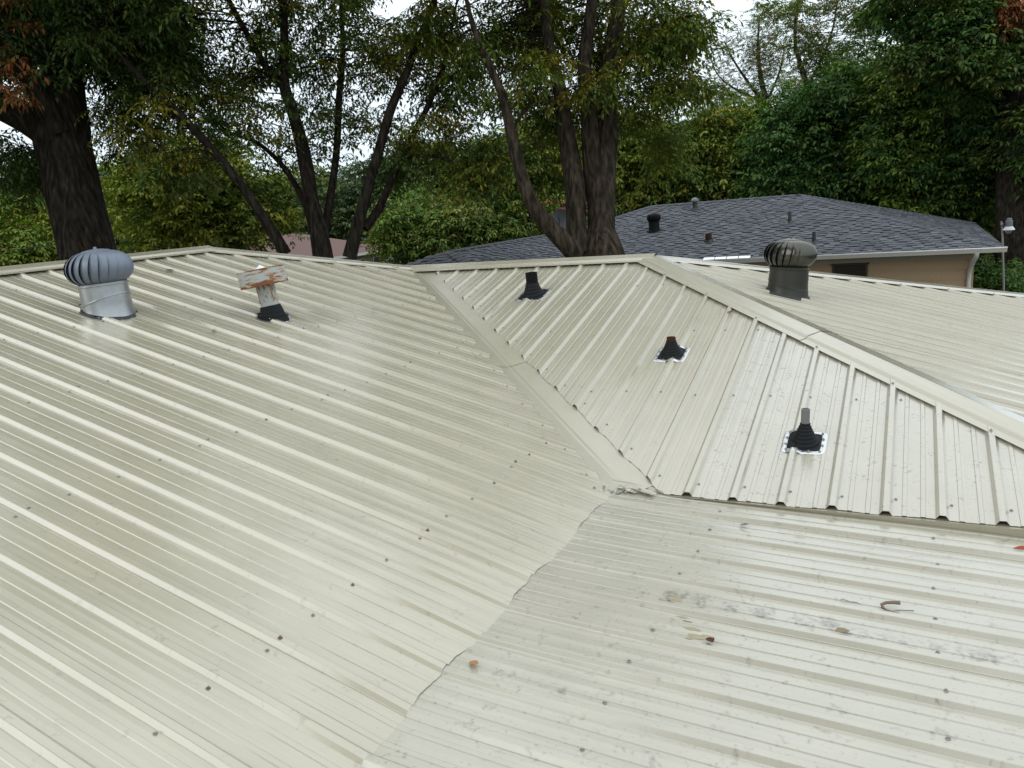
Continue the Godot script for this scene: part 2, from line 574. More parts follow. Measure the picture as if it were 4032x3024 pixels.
func build_house() -> void:
	house = thing("metal_roof_house", "low house under a cream ribbed metal hip roof with valley and porch", "house")
	screw_small = screw_mesh(false)
	screw_big = screw_mesh(true)
	var nA := dirz(0, M, 1).normalized()
	var nB := dirz(-M, 0, 1).normalized()
	var nD := nA
	var nE := dirz(M, 0, 1).normalized()
	var nW := dirz(0, -M, 1).normalized()
	var nC := dirz(0, MC, 1).normalized()
	# roof deck under the sheets, wood edges seen dark in the gaps
	var dk := MB.new()
	var dz := -0.045
	dk.face([uvz(-4, VS, z_a(VS) + dz - 0.01), uvz(3.7, VS, z_a(VS) + dz - 0.01), uvz(UR, -4.78, z_b(UR) + dz), uvz(5.76, VL, z_a(VL) + dz), uvz(-4, VL, z_a(VL) + dz)], Vector3.UP)
	dk.face([uvz(UE + 0.03, -1.3, z_b(UE) + dz), uvz(UE + 0.03, 1.32, z_b(UE) + dz), uvz(UR, VW, z_b(UR) + dz), uvz(UR, -4.78, z_b(UR) + dz)], Vector3.UP)
	dk.face([uvz(UE + 0.03, 1.32, z_b(UE) + dz), uvz(10.65, 1.26, z_b(UE) + dz), uvz(UR, VW, z_b(UR) + dz)], Vector3.UP)
	dk.face([uvz(UR, -4.78, z_b(UR) + dz), uvz(UR, VW, z_b(UR) + dz), uvz(10.65, 1.26, z_b(UE) + dz), uvz(10.65, -11.2, z_b(UE) + dz), uvz(5.76, VL, z_a(VL) + dz)], Vector3.UP)
	dk.face([uvz(10.65, -11.2, z_b(UE) + dz), uvz(-4, -11.2, z_b(UE) + dz), uvz(-4, VL, z_a(VL) + dz), uvz(5.76, VL, z_a(VL) + dz)], Vector3.UP)
	dk.face([uvz(-4, VS - 0.02, z_c(VS) + dz - 0.01), uvz(3.95, VS - 0.02, z_c(VS) + dz - 0.01), uvz(3.95, 3.4, z_c(3.4) + dz), uvz(-4, 3.4, z_c(3.4) + dz)], Vector3.UP)
	part("roof_deck", dk, mats.deck, house)
	# left slope: sheets between lap ribs ... 3, 7, 11 ... counted towards the camera
	var a_panels := {}
	var lo_a := func(a): return maxf(VL + 0.02, a - 12.05 + 0.03)
	var hi_a := func(a): return minf(VS + 0.012 * sin(a * 9.0) + 0.006 * sin(a * 27.0), 2.30 - a + 0.012 * sin(a * 21.0))
	var li := -1
	while li < 44:
		var o := part("roof_panel", sheet(U0 - (li + 4) * S, on_a, lo_a, hi_a, 0.2), mats.roof_a, house)
		a_panels[li] = o
		li += 4
	# porch sheets run on from the left slope's ribs
	var c_panels := {}
	li = 11
	while li < 44:
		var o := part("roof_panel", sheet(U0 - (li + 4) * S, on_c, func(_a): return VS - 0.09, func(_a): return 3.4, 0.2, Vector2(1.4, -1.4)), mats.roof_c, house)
		c_panels[li] = o
		li += 4
	# cross slope
	var b_panels := {}
	var lo_b := func(a): return maxf(UE + 0.004 * sin(a * 17.0), 2.62 - a + 0.008 * sin(a * 23.0))
	var hi_b := func(a): return minf(UR - 0.02, UR - 0.03 - (a - VW))
	for bi in [-19, -15, -11, -7, -3, 1, 5]:
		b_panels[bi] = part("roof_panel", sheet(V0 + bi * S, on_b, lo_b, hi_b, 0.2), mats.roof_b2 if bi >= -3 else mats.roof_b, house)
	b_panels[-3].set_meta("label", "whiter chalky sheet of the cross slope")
	# end slope beyond the hip cap
	var d_panels := {}
	var lo_d := func(a): return maxf(VW + 0.02 + absf(a - UR), VW)
	for di in [-24, -20, -16, -12, -8, -4, 0, 4]:
		d_panels[di] = part("roof_panel", sheet(UD + di * S, on_d, lo_d, func(_a): return 1.38, 0.3), mats.roof_d, house)
	# far slopes
	for k in 14:
		part_if("roof_panel", sheet(-11.4 + k * 4 * S, on_e, func(a): return maxf(UR + 0.02 if a > -4.8 else a + 12.05, maxf(UR + 0.02 + (a - VW), 5.78 - (a - VL))), func(_a): return 10.7, 1.5), mats.roof_b, house)
	for k in 16:
		part_if("roof_panel", sheet(-4.0 + k * 4 * S, on_w, func(_a): return -11.2, func(a): return minf(VL - 0.02, VL - (a - 5.76)), 1.5), mats.roof_a, house)
	# screws beside the ribs, in rows over the purlins
	for row in [-1.86, -3.105, -4.02, -4.92, -5.8]:
		for j in range(0, 40):
			var u := U0 - (j + 0.20) * S + rng.randf_range(-0.012, 0.012)
			var v: float = row + rng.randf_range(-0.012, 0.012)
			if v < lo_a.call(u) + 0.12 or v > hi_a.call(u) - 0.06:
				continue
			var p := on_a(u, v, prof_h(U0 - u) )
			var key := int(floorf((j + 1.0) / 4.0)) * 4 - 1
			if in_view(p) and a_panels.has(key) and rng.randf() < 0.94:
				screw(a_panels[key], p, nA, false, rng.randf() < 0.12)
			if (j + 1) % 4 == 0 and v > lo_a.call(u) + 0.2:
				var q := on_a(U0 - j * S, v + 0.01, 0.001)
				if in_view(q) and a_panels.has(key):
					screw(a_panels[key], q, nA, true, rng.randf() < 0.4)
	# a few by the valley's edge
	for j in range(6, 15):
		var u := U0 - (j + 0.22) * S
		var v: float = hi_a.call(u) - 0.09
		var key := int(floorf((j + 1.0) / 4.0)) * 4 - 1
		if a_panels.has(key):
			screw(a_panels[key], on_a(u, v, prof_h(U0 - u)), nA)
	for row in [4.74, 3.83, 5.65, 6.55]:
		for i in range(-20, 8):
			var v := V0 + (i + 0.16) * S + rng.randf_range(-0.012, 0.012)
			var u: float = row + rng.randf_range(-0.015, 0.015)
			if u < lo_b.call(v) + 0.05 or u > hi_b.call(v) - 0.15 or (row > 5.0 and rng.randf() < 0.45):
				continue
			var p := on_b(v, u, prof_h(v - V0))
			var key := int(floorf((i + 3.0) / 4.0)) * 4 - 3
			if in_view(p) and b_panels.has(key):
				screw(b_panels[key], p, nB)
	for i in range(-18, -3):
		var v := V0 + (i + 0.2) * S
		var u: float = lo_b.call(v) + 0.10
		var key := int(floorf((i + 3.0) / 4.0)) * 4 - 3
		screw(b_panels[key], on_b(v, u, prof_h(v - V0)), nB)
	for row in [-0.80, 0.13, 1.05]:
		for j in range(14, 34):
			var u := U0 - (j - 0.25) * S + rng.randf_range(-0.01, 0.01)
			var v: float = row + rng.randf_range(-0.012, 0.012)
			var p := on_c(u, v, prof_h(u - U0))
			var key := int(floorf((j + 1.0) / 4.0)) * 4 - 1
			if u < UE - 0.05 and in_view(p) and c_panels.has(key):
				screw(c_panels[key], p, nC, row < -0.5 and j % 4 == 0)
	for row in [-0.43, 0.48]:
		for i in range(-20, 4):
			var u := UD + (i + 0.18) * S + rng.randf_range(-0.01, 0.01)
			var v: float = row + rng.randf_range(-0.01, 0.01)
			var p := on_d(u, v, prof_h(u - UD))
			var key := int(floorf(i / 4.0)) * 4
			if v > VW + absf(u - UR) + 0.2 and in_view(p) and d_panels.has(key):
				screw(d_panels[key], p, nD)
	# ridge and hip caps
	var crest_l0 := uvz(-4, VL, z_a(VL))
	var crest_l1 := uvz(5.80, VL, z_a(VL))
	var v_top := uvz(UR, -4.84, z_b(UR))
	var w_top := uvz(UR, VW, z_b(UR))
	var caps := []
	caps.push_back([part("hip_cap", cap(uvz(5.74, VL, z_a(VL)), v_top + dirz(0.10, 0.10, -M * 0.1), nA, nE, dirz(-1, 1, 0), dirz(1, -1, 0)), mats.cap, house), 0])
	caps.push_back([part("ridge_cap", cap(crest_l0, crest_l1, nA, nW, dirz(0, 1, 0), dirz(0, -1, 0), 0.0035), mats.cap, house), 1])
	var hip_end := uvz(UE - 0.02, VW + (UR - UE) + 0.02, z_b(UE) - 0.01)
	var hj := w_top.lerp(hip_end, 0.47)
	caps.push_back([part("hip_cap", cap(hj + (w_top - hj).normalized() * 0.12, hip_end, nB, nD, dirz(-1, -1, 0), dirz(1, 1, 0)), mats.cap, house), 2])
	caps.push_back([part("hip_cap", cap(w_top, hj, nB, nD, dirz(-1, -1, 0), dirz(1, 1, 0), 0.003), mats.cap, house), 2])
	caps.push_back([part("hip_cap", cap(w_top, w_top + dirz(3.45, 3.45, -M * 3.45), nD, nE, dirz(-1, 1, 0), dirz(1, -1, 0)), mats.cap, house), 3])
	caps.push_back([part("ridge_cap", cap(v_top, uvz(UR, VW + 0.06, z_b(UR)), nB, nE, dirz(-1, 0, 0), dirz(1, 0, 0), 0.006), mats.cap, house), 4])
	# cap screws on every other rib
	for j in range(-1, 30):
		var u := U0 - j * S
		var vv: float = maxf(VL + 0.14, u - 12.05 + 0.2)
		var p := on_a(u, vv, 0.004)
		if j % 2 == 0 and vv < hi_a.call(u) - 0.05 and in_view(p):
			screw(caps[1][0] if u < 5.7 else caps[0][0], p, nA)
	for i in range(-19, 8):
		var v := V0 + i * S
		var u: float = minf(UR - 0.14, UR - 0.205 - (v - VW))
		var p := on_b(v, u, 0.004)
		if in_view(p) and i % 2 != 0:
			screw(caps[5][0] if v < VW - 0.1 else caps[3][0], p, nB)
	for i in range(-3, 8):
		var u := UD + i * S
		var p := on_d(u, VW + (u - UR) + 0.2, 0.004)
		if in_view(p) and i % 2 == 0:
			screw(caps[4][0], p, nD)
	# valley flashing in two lengths: two wings and a standing crease
	var vb0 := uvz(UR, 2.43 - UR, z_b(UR) - 0.021)
	var vb1 := uvz(3.72, 2.43 - 3.72, z_b(3.72) - 0.021)
	var vprof := [[0.0, 0.006], [0.006, 0.005], [0.016, 0.0005], [0.030, 0.0], [0.20, 0.0]]
	var vj := vb0.lerp(vb1, 0.60)
	part("valley_flashing", cap(vb0, vj + (vb1 - vb0).normalized() * 0.1, nA, nB, dirz(-1, -1, 0), dirz(1, 1, 0), 0.003, vprof, 55.0), mats.valley, house)
	part("valley_flashing", cap(vj, vb1 + (vb1 - vb0).normalized() * 0.03, nA, nB, dirz(-1, -1, 0), dirz(1, 1, 0), 0.0, vprof, 77.0), mats.valley, house)
	# crumpled foot of the valley: bent tabs and a smear of sealant
	var tab := MB.new()
	var foot := vb1 + Vector3(0, 0.014, 0)
	for e in [[-0.13, 0.02, 0.12, 0.05, 0.022], [0.0, -0.015, 0.10, 0.045, 0.028], [0.10, 0.02, 0.13, 0.04, 0.02]]:
		var c0 := foot + dirz(e[0] * -0.4 + e[1], e[0] * 0.9, e[4] * 0.3)
		var rows := []
		for r in 5:
			var row := []
			for q in 7:
				var x: float = (q / 6.0 - 0.5) * e[2]
				var y: float = (r / 4.0 - 0.5) * e[3]
				row.push_back(c0 + dirz(y * 0.9 - x * 0.35, x + y * 0.3, e[4] * 0.4 * fnl.get_noise_2d(x * 3000.0 + e[0] * 900.0, y * 2600.0) + 0.10 * absf(y) * (1.0 if r > 2 else 0.2) - 0.1 * x))
			rows.push_back(row)
		tab.grid(rows)
	part("valley_foot", tab, mats.valley, house)
	var seal := MB.new()
	for k in 26:
		var s := k / 25.0
		var p := uvz(lerpf(3.60, 3.74, s), lerpf(-1.47, -1.12, s), 0)
		p.y = G + maxf(z_c(p.x) - 0.012, z_a(p.x) - 0.03 if p.x < VS else -9.0) + 0.004
		var r := rng.randf_range(0.005, 0.011)
		seal.lathe(p + dirz(rng.randf_range(-0.018, 0.018), rng.randf_range(-0.01, 0.01), 0), [[r, -0.004], [r * 0.9, r * 0.2], [r * 0.5, r * 0.42], [0.0, r * 0.48]], 7)
	part("sealant", seal, mats.sealant, house)
	for e in [[3.66, -1.40], [3.68, -1.30], [3.70, -1.22], [3.62, -1.44]]:
		screw(a_panels[11], uvz(e[0], e[1], z_c(e[1]) - 0.0), nC, true)
	# closing strip under the cross slope's eave
	var ap := MB.new()
	for k in 24:
		var v0 := lerpf(-1.16, 1.36, k / 24.0)
		var v1 := lerpf(-1.16, 1.36, (k + 1) / 24.0)
		var top := z_b(UE) - 0.0225
		var w0 := 0.0015 * fnl.get_noise_1d(v0 * 300.0)
		var w1 := 0.0015 * fnl.get_noise_1d(v1 * 300.0)
		ap.face([uvz(UE - 0.012, v0, top + w0), uvz(UE - 0.012, v1, top + w1), uvz(UE + 0.05, v1, top), uvz(UE + 0.05, v0, top)], Vector3.UP)
		ap.face([uvz(UE - 0.012, v0, top + w0), uvz(UE - 0.012, v1, top + w1), uvz(UE + 0.004, v1, minf(top - 0.002, z_c(v1) - 0.017 + 0.026 * clampf((v1 + 1.1) / 1.4, 0.0, 1.0))), uvz(UE + 0.004, v0, minf(top - 0.002, z_c(v0) - 0.017 + 0.026 * clampf((v0 + 1.1) / 1.4, 0.0, 1.0)))], dirz(-1, 0, 0))
	part("eave_flashing", ap, mats.cap, house)
	# walls and porch posts below the eaves
	var wl := MB.new()
	var wt := z_b(UE) - 0.25 + G
	for e in [[-3.5, -10.7, 10.2, -10.7], [10.2, -10.7, 10.2, 0.9], [10.2, 0.9, 4.2, 0.9], [4.2, 0.9, 4.2, -1.8], [4.2, -1.8, -3.5, -1.8], [-3.5, -1.8, -3.5, -10.7]]:
		var p := uvz(e[0], e[1], -G)
		var q := uvz(e[2], e[3], -G)
		var d := (q - p).normalized()
		wl.box((p + q) * 0.5 + Vector3.UP * wt * 0.5, (q - p) * 0.5 - d * 0.08, Vector3.UP * wt * 0.5, d.cross(Vector3.UP) * 0.07)
	part("wall", wl, mats.siding, house)
	for u in [-3.4, 0.0, 3.3]:
		var ps := MB.new()
		ps.box(uvz(u, 3.2, -G) + Vector3.UP * 1.13, Vector3(0.05, 0, 0), Vector3(0, 1.13, 0), Vector3(0, 0, 0.05))
		part("porch_post", ps, mats.white_trim, house)

# ------------------------------------------------------------------ roof vents
func up_axis(lean_px: float, lean_fwd := 0.0) -> Basis:
	# leans to the right across the picture by lean_px (radians)
	var y := (Vector3.UP + cam_r * tan(lean_px) - Vector3(cam_f.x, 0, cam_f.z) * tan(lean_fwd)).normalized()
	var x := y.cross(Vector3(0, 0, 1)).normalized()
	return Basis(x, y, x.cross(y))

func turbine(called: String, label: String, base: Vector3, slope: Callable, ax: Basis, r_col: float, h_col: float, r_head: float, h_head: float, head: Material, coll: Material, seam_phi: float, rivet_mat: Material, turn: float) -> void:
	var t := thing(called, label, "roof vent", base, "turbine vents on the metal roof")
	# collar: foot follows the roof, top square to the axis
	var rows := []
	var seg := 36
	for r in 9:
		var w := r / 8.0
		var row := []
		for q in seg:
			var f := TAU * q / seg
			var rr := r_col * (1.0 + 0.10 * pow(1.0 - w, 4.0) + (0.012 if r == 5 else 0.0))
			var d := ax * Vector3(cos(f) * rr, 0, sin(f) * rr)
			var top := base + d + ax.y * h_col
			var bot := base + Vector3(d.x, 0, d.z)
			bot.y = slope.call(bot) - 0.004
			row.push_back(bot.lerp(top, w))
		rows.push_back(row)
	var b := MB.new()
	b.grid(rows, true, base + ax.y * h_col * 0.45)
	part("collar", b, coll, t)
	# slanted seam bead round the elbow and straight bead under the head
	for e in [[0.40, 0.30, 0.005], [0.43, 0.285, 0.003], [0.955, 0.0, 0.006]]:
		var path := []
		var rad := []
		for q in 41:
			var f := TAU * q / 40.0
			var y: float = h_col * e[0] + r_col * e[1] * cos(f - seam_phi)
			path.push_back(base + ax * Vector3(cos(f) * r_col * 1.01, y, sin(f) * r_col * 1.01))
			rad.push_back(e[2])
		var bb := MB.new()
		bb.tube(path, rad, 6)
		part("seam_bead", bb, coll, t)
	# tarry foot
	var ft := MB.new()
	var frows := []
	for r in 3:
		var row := []
		for q in seg:
			var f := TAU * q / seg
			var rr: float = r_col * [1.09, 1.12, 1.16][r] + 0.010 * fnl.get_noise_2d(q * 37.0, r * 50.0 + base.x * 90.0)
			var p := base + Vector3(cos(f) * rr, 0, sin(f) * rr)
			p.y = slope.call(p) + [0.022, 0.008, 0.001][r]
			row.push_back(p)
		frows.push_back(row)
	# close the ring
	for r in 3:
		frows[r].push_back(frows[r][0])
	ft.grid(frows)
	part("tar_ring", ft, mats.tar, t)
	# head: overlapping curved vanes
	var o := base + ax.y * (h_col + h_head * 0.43)
	var nv := 22
	for k in nv:
		var vb := MB.new()
		var vr := []
		for j in 13:
			var be := deg_to_rad(lerpf(80.0, -60.0, j / 12.0))
			var r0 := r_head * pow(cos(be), 0.66)
			var y0 := h_head * 0.5 * sin(be)
			var row := []
			for s in 4:
				var w := s / 3.0
				var f := TAU * (k + w * 1.55) / nv + turn - 0.10 * sin(be)
				var rr := r0 * (1.0 - 0.19 * w * cos(be)) + 0.010 * sin(w * PI) * cos(be)
				row.push_back(o + ax * Vector3(cos(f) * rr, y0, sin(f) * rr))
			vr.push_back(row)
		vb.grid(vr, false, o)
		part("vane", vb, head, t)
	var cp := MB.new()
	cp.lathe(o, [[r_head * 0.42, h_head * 0.478], [r_head * 0.40, h_head * 0.50], [r_head * 0.2, h_head * 0.535], [0.012, h_head * 0.545], [0.010, h_head * 0.60], [0.0, h_head * 0.605]], 28, ax)
	part("top_cap", cp, head, t)
	var rg := MB.new()
	rg.lathe(o, [[r_head * 0.70, -h_head * 0.41], [r_head * 0.715, -h_head * 0.42], [r_head * 0.715, -h_head * 0.50], [r_head * 0.66, -h_head * 0.50]], 36, ax, true)
	part("rim_ring", rg, coll, t)
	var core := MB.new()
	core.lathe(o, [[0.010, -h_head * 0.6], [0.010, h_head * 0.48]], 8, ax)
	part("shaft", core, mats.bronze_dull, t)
	var rm := SphereMesh.new()
	rm.radius = 0.0045
	rm.height = 0.009
	rm.radial_segments = 8
	rm.rings = 4
	for k in nv:
		var f := TAU * k / nv + 0.05
		var ri := part("rivet", rm, rivet_mat, t, false)
		ri.position = o + ax * Vector3(cos(f) * r_head * 0.72, -h_head * 0.46, sin(f) * r_head * 0.72) - base
	
func rib_flange(t: Node3D, v0: float, u0: float, half: float, rim: float, dx := 0.0) -> void:
	# a square foot pressed over the ribs of the cross slope, soft foil rim with screws, rubber inside
	var n := 30
	var foil := MB.new()
	var rub := MB.new()
	var hh := func(x, y):
		var a: float = v0 + x
		# smoothed sheet height
		var s := 0.0
		for k in 7:
			s += prof_h(a - V0 + (k - 3) * 0.006)
		return s / 7.0 + 0.0045 + 0.0018 * fnl.get_noise_2d(x * 5200.0 + dx * 100.0, y * 5200.0)
	var pt := func(x, y, e):
		# round the corners
		var m: float = maxf(absf(x), absf(y))
		var k := 1.0
		if m > 0.0:
			var l := pow(pow(absf(x), 7.0) + pow(absf(y), 7.0), 1.0 / 7.0)
			k = m / l
		x *= k
		y *= k
		return on_b(v0 + x, u0 + y, hh.call(x, y) + e)
	for ring in 2:
		var r0: float = (half - rim) if ring == 0 else 0.0
		var r1: float = half if ring == 0 else half - rim * 0.75
		var b: MB = foil if ring == 0 else rub
		var rows := []
		for r in (5 if ring == 0 else 12):
			var w := r / (4.0 if ring == 0 else 11.0)
			var rr := lerpf(r0, r1, w)
			var row := []
			for q in n * 4 + 1:
				var s := float(q % (n * 4)) / n
				var side := int(s)
				var f := (s - side) * 2.0 - 1.0
				var x: float = [f, 1.0, -f, -1.0][side] * rr
				var y: float = [-1.0, f, 1.0, -f][side] * rr
				row.push_back(pt.call(x, y, (-0.003 if w > 0.9 else 0.0) if ring == 0 else 0.0022 - (0.003 if w > 0.95 else 0.0)))
			rows.push_back(row)
		b.grid(rows)
	part("foil_rim", foil, mats.foil, t)
	part("rubber_base", rub, mats.rubber, t)
	for k in 12:
		var s := k / 12.0 * 4.0
		var side := int(s)
		var f := (s - side) * 2.0 - 1.0
		var x: float = [f, 1.0, -f, -1.0][side] * (half - rim * 0.5) * 0.97
		var y: float = [-1.0, f, 1.0, -f][side] * (half - rim * 0.5) * 0.97
		var sc := MeshInstance3D.new()
		sc.name = "screw"
		sc.mesh = screw_small
		sc.material_override = mats.screw
		t.add_child(sc, true)
		sc.position = pt.call(x, y, 0.0) - t.position

func boot(t: Node3D, p: Vector3, ax: Basis, r0: float, r1: float, h: float, slope_n: Vector3, steps: int) -> void:
	# stepped rubber cone leaning from the roof's normal to the pipe's axis
	var rows := []
	var seg := 32
	var prof := []
	for k in steps:
		var w0 := float(k) / steps
		var w1 := float(k + 1) / steps
		var ra := lerpf(r0, r1, pow(w0, 0.8))
		var rb := lerpf(r0, r1, pow(w1, 0.8))
		prof.push_back([ra, w0])
		prof.push_back([ra * 0.995, w0 + (w1 - w0) * 0.45])
		prof.push_back([ra * 0.93 + rb * 0.04, w0 + (w1 - w0) * 0.62])
		prof.push_back([rb * 1.01, w0 + (w1 - w0) * 0.92])
	prof.push_back([r1, 1.0])
	prof.push_back([r1 * 1.0, 1.12])
	prof.push_back([r1 * 0.9, 1.13])
	for e in prof:
		var w: float = clampf(e[1], 0.0, 1.0)
		var y := slope_n.lerp(ax.y, smoothstep(0.0, 0.9, w)).normalized()
		var x := y.cross(ax.z).normalized()
		var z := x.cross(y)
		var c: Vector3 = p + ax.y * (h * e[1])
		var row := []
		for q in seg:
			var f := TAU * q / seg
			row.push_back(c + (x * cos(f) + z * sin(f)) * e[0])
		rows.push_back(row)
	var b := MB.new()
	b.grid(rows, true, p + ax.y * h * 0.3)
	part("boot", b, mats.rubber, t)

func pipe_part(t: Node3D, p: Vector3, ax: Basis, r: float, y0: float, y1: float, m: Material) -> void:
	var b := MB.new()
	b.lathe(p, [[r, y0], [r, y1 - 0.002], [r - 0.002, y1], [r - 0.006, y1], [r - 0.007, y1 - 0.002], [r - 0.007, y0]], 28, ax, true)
	part("pipe", b, m, t)

func build_vents() -> void:
	var sl_a := func(p): return G + z_a(p.x) - 0.019
	var sl_d := func(p): return G + z_d(p.x) - 0.019
	var sl_b := func(p): return G + z_b(-p.z) - 0.019
	var base := uvz(3.68, -5.06, z_a(-5.06) - 0.019)
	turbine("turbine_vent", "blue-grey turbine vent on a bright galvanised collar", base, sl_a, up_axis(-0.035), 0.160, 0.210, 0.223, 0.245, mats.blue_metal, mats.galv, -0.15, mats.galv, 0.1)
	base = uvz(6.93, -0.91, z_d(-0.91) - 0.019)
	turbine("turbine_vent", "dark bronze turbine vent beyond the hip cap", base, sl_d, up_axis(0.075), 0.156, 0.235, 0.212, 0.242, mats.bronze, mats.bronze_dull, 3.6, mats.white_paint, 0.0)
	# rusty drum cap on a leaning pipe
	var p := uvz(4.55, -4.37, z_a(-4.37) - 0.019)
	var t := thing("drum_vent", "rusty white drum-capped flue vent leaning in a black boot", "roof vent", p)
	var ax := up_axis(-0.13, -0.045)
	boot(t, p, ax, 0.108, 0.078, 0.085, dirz(0, M, 1).normalized(), 4)
	var fb := MB.new()
	var rows := []
	for r in 4:
		var row := []
		for q in 41:
			var f := TAU * (q % 40) / 40.0
			var rr: float = [0.085, 0.112, 0.124, 0.136][r] * (1.0 + 0.08 * cos(4.0 * f)) + 0.006 * fnl.get_noise_2d((q % 40) * 60.0, r * 9.0)
			var c := p + Vector3(cos(f) * rr, 0, sin(f) * rr)
			var u := -c.z
			c = on_a(u, c.x, prof_h(U0 - u) + [0.012, 0.006, 0.005, 0.003][r])
			row.push_back(c)
		rows.push_back(row)
	fb.grid(rows.slice(0, 3))
	part("boot_base", fb, mats.rubber, t)
	var fo := MB.new()
	fo.grid(rows.slice(2, 4))
	part("foil_rim", fo, mats.foil, t)
	var pb := MB.new()
	pb.lathe(p, [[0.070, 0.07], [0.070, 0.130], [0.0735, 0.131], [0.0735, 0.148], [0.070, 0.150], [0.070, 0.265]], 32, ax, true)
	part("flue_pipe", pb, mats.rusty, t)
	var dr := MB.new()
	# the drum's UV height spans the rust texture once
	var o := p + ax.y * 0.255
	var k0 := dr.v.size()
	for r in 4:
		for q in 49:
			var f := TAU * q / 48.0
			var d := ax * Vector3(cos(f), 0, sin(f))
			var rr: float = [0.181, 0.178, 0.178, 0.181][r]
			dr.vert(o + d * rr + ax.y * [0.0, 0.012, 0.112, 0.124][r], d, Vector2(q / 48.0 * 2.0, 1.0 - [0.02, 0.12, 0.9, 0.98][r]))
	for r in 3:
		for q in 48:
			dr.tri(k0 + r * 49 + q, k0 + r * 49 + q + 1, k0 + (r + 1) * 49 + q + 1)
			dr.tri(k0 + r * 49 + q, k0 + (r + 1) * 49 + q + 1, k0 + (r + 1) * 49 + q)
	part("drum", dr, mats.rusty, t)
	var cn := MB.new()
	cn.lathe(o, [[0.179, 0.119], [0.055, 0.121], [0.045, 0.126], [0.0, 0.158]], 40, ax)
	part("cone_top", cn, mats.white_paint, t)
	var bt := MB.new()
	bt.lathe(o, [[0.072, 0.004], [0.17, 0.003]], 40, ax)
	part("drum_floor", bt, mats.rust_pipe, t)
	# three plumbing vents on the cross slope
	var nB := dirz(-M, 0, 1).normalized()
	p = uvz(6.40, -3.02, z_b(6.40) - 0.012)
	t = thing("plumbing_vent", "wide black pipe in a rubber boot close under the ridge cap", "plumbing vent", p)
	rib_flange(t, -3.02, 6.40, 0.135, 0.022, 1.0)
	boot(t, p, up_axis(-0.02), 0.095, 0.058, 0.092, nB, 4)
	pipe_part(t, p, up_axis(-0.02), 0.0535, 0.07, 0.198, mats.black_pipe)
	p = uvz(5.27, -1.46, z_b(5.27) - 0.012)
	t = thing("plumbing_vent", "short rusty brown pipe barely clearing its black boot", "plumbing vent", p)
	rib_flange(t, -1.46, 5.27, 0.112, 0.030, 2.0)
	boot(t, p, up_axis(0.01), 0.078, 0.036, 0.083, nB, 6)
	pipe_part(t, p, up_axis(0.01), 0.031, 0.06, 0.119, mats.rust_pipe)
	p = uvz(4.27, -0.475, z_b(4.27) - 0.012)
	t = thing("plumbing_vent", "slim tall grey pipe in a black boot with a shiny studded foil rim", "plumbing vent", p)
	rib_flange(t, -0.475, 4.27, 0.110, 0.030, 3.0)
	boot(t, p, up_axis(0.03), 0.074, 0.027, 0.092, nB, 6)
	pipe_part(t, p, up_axis(0.03), 0.0225, 0.07, 0.182, mats.grey_pipe)

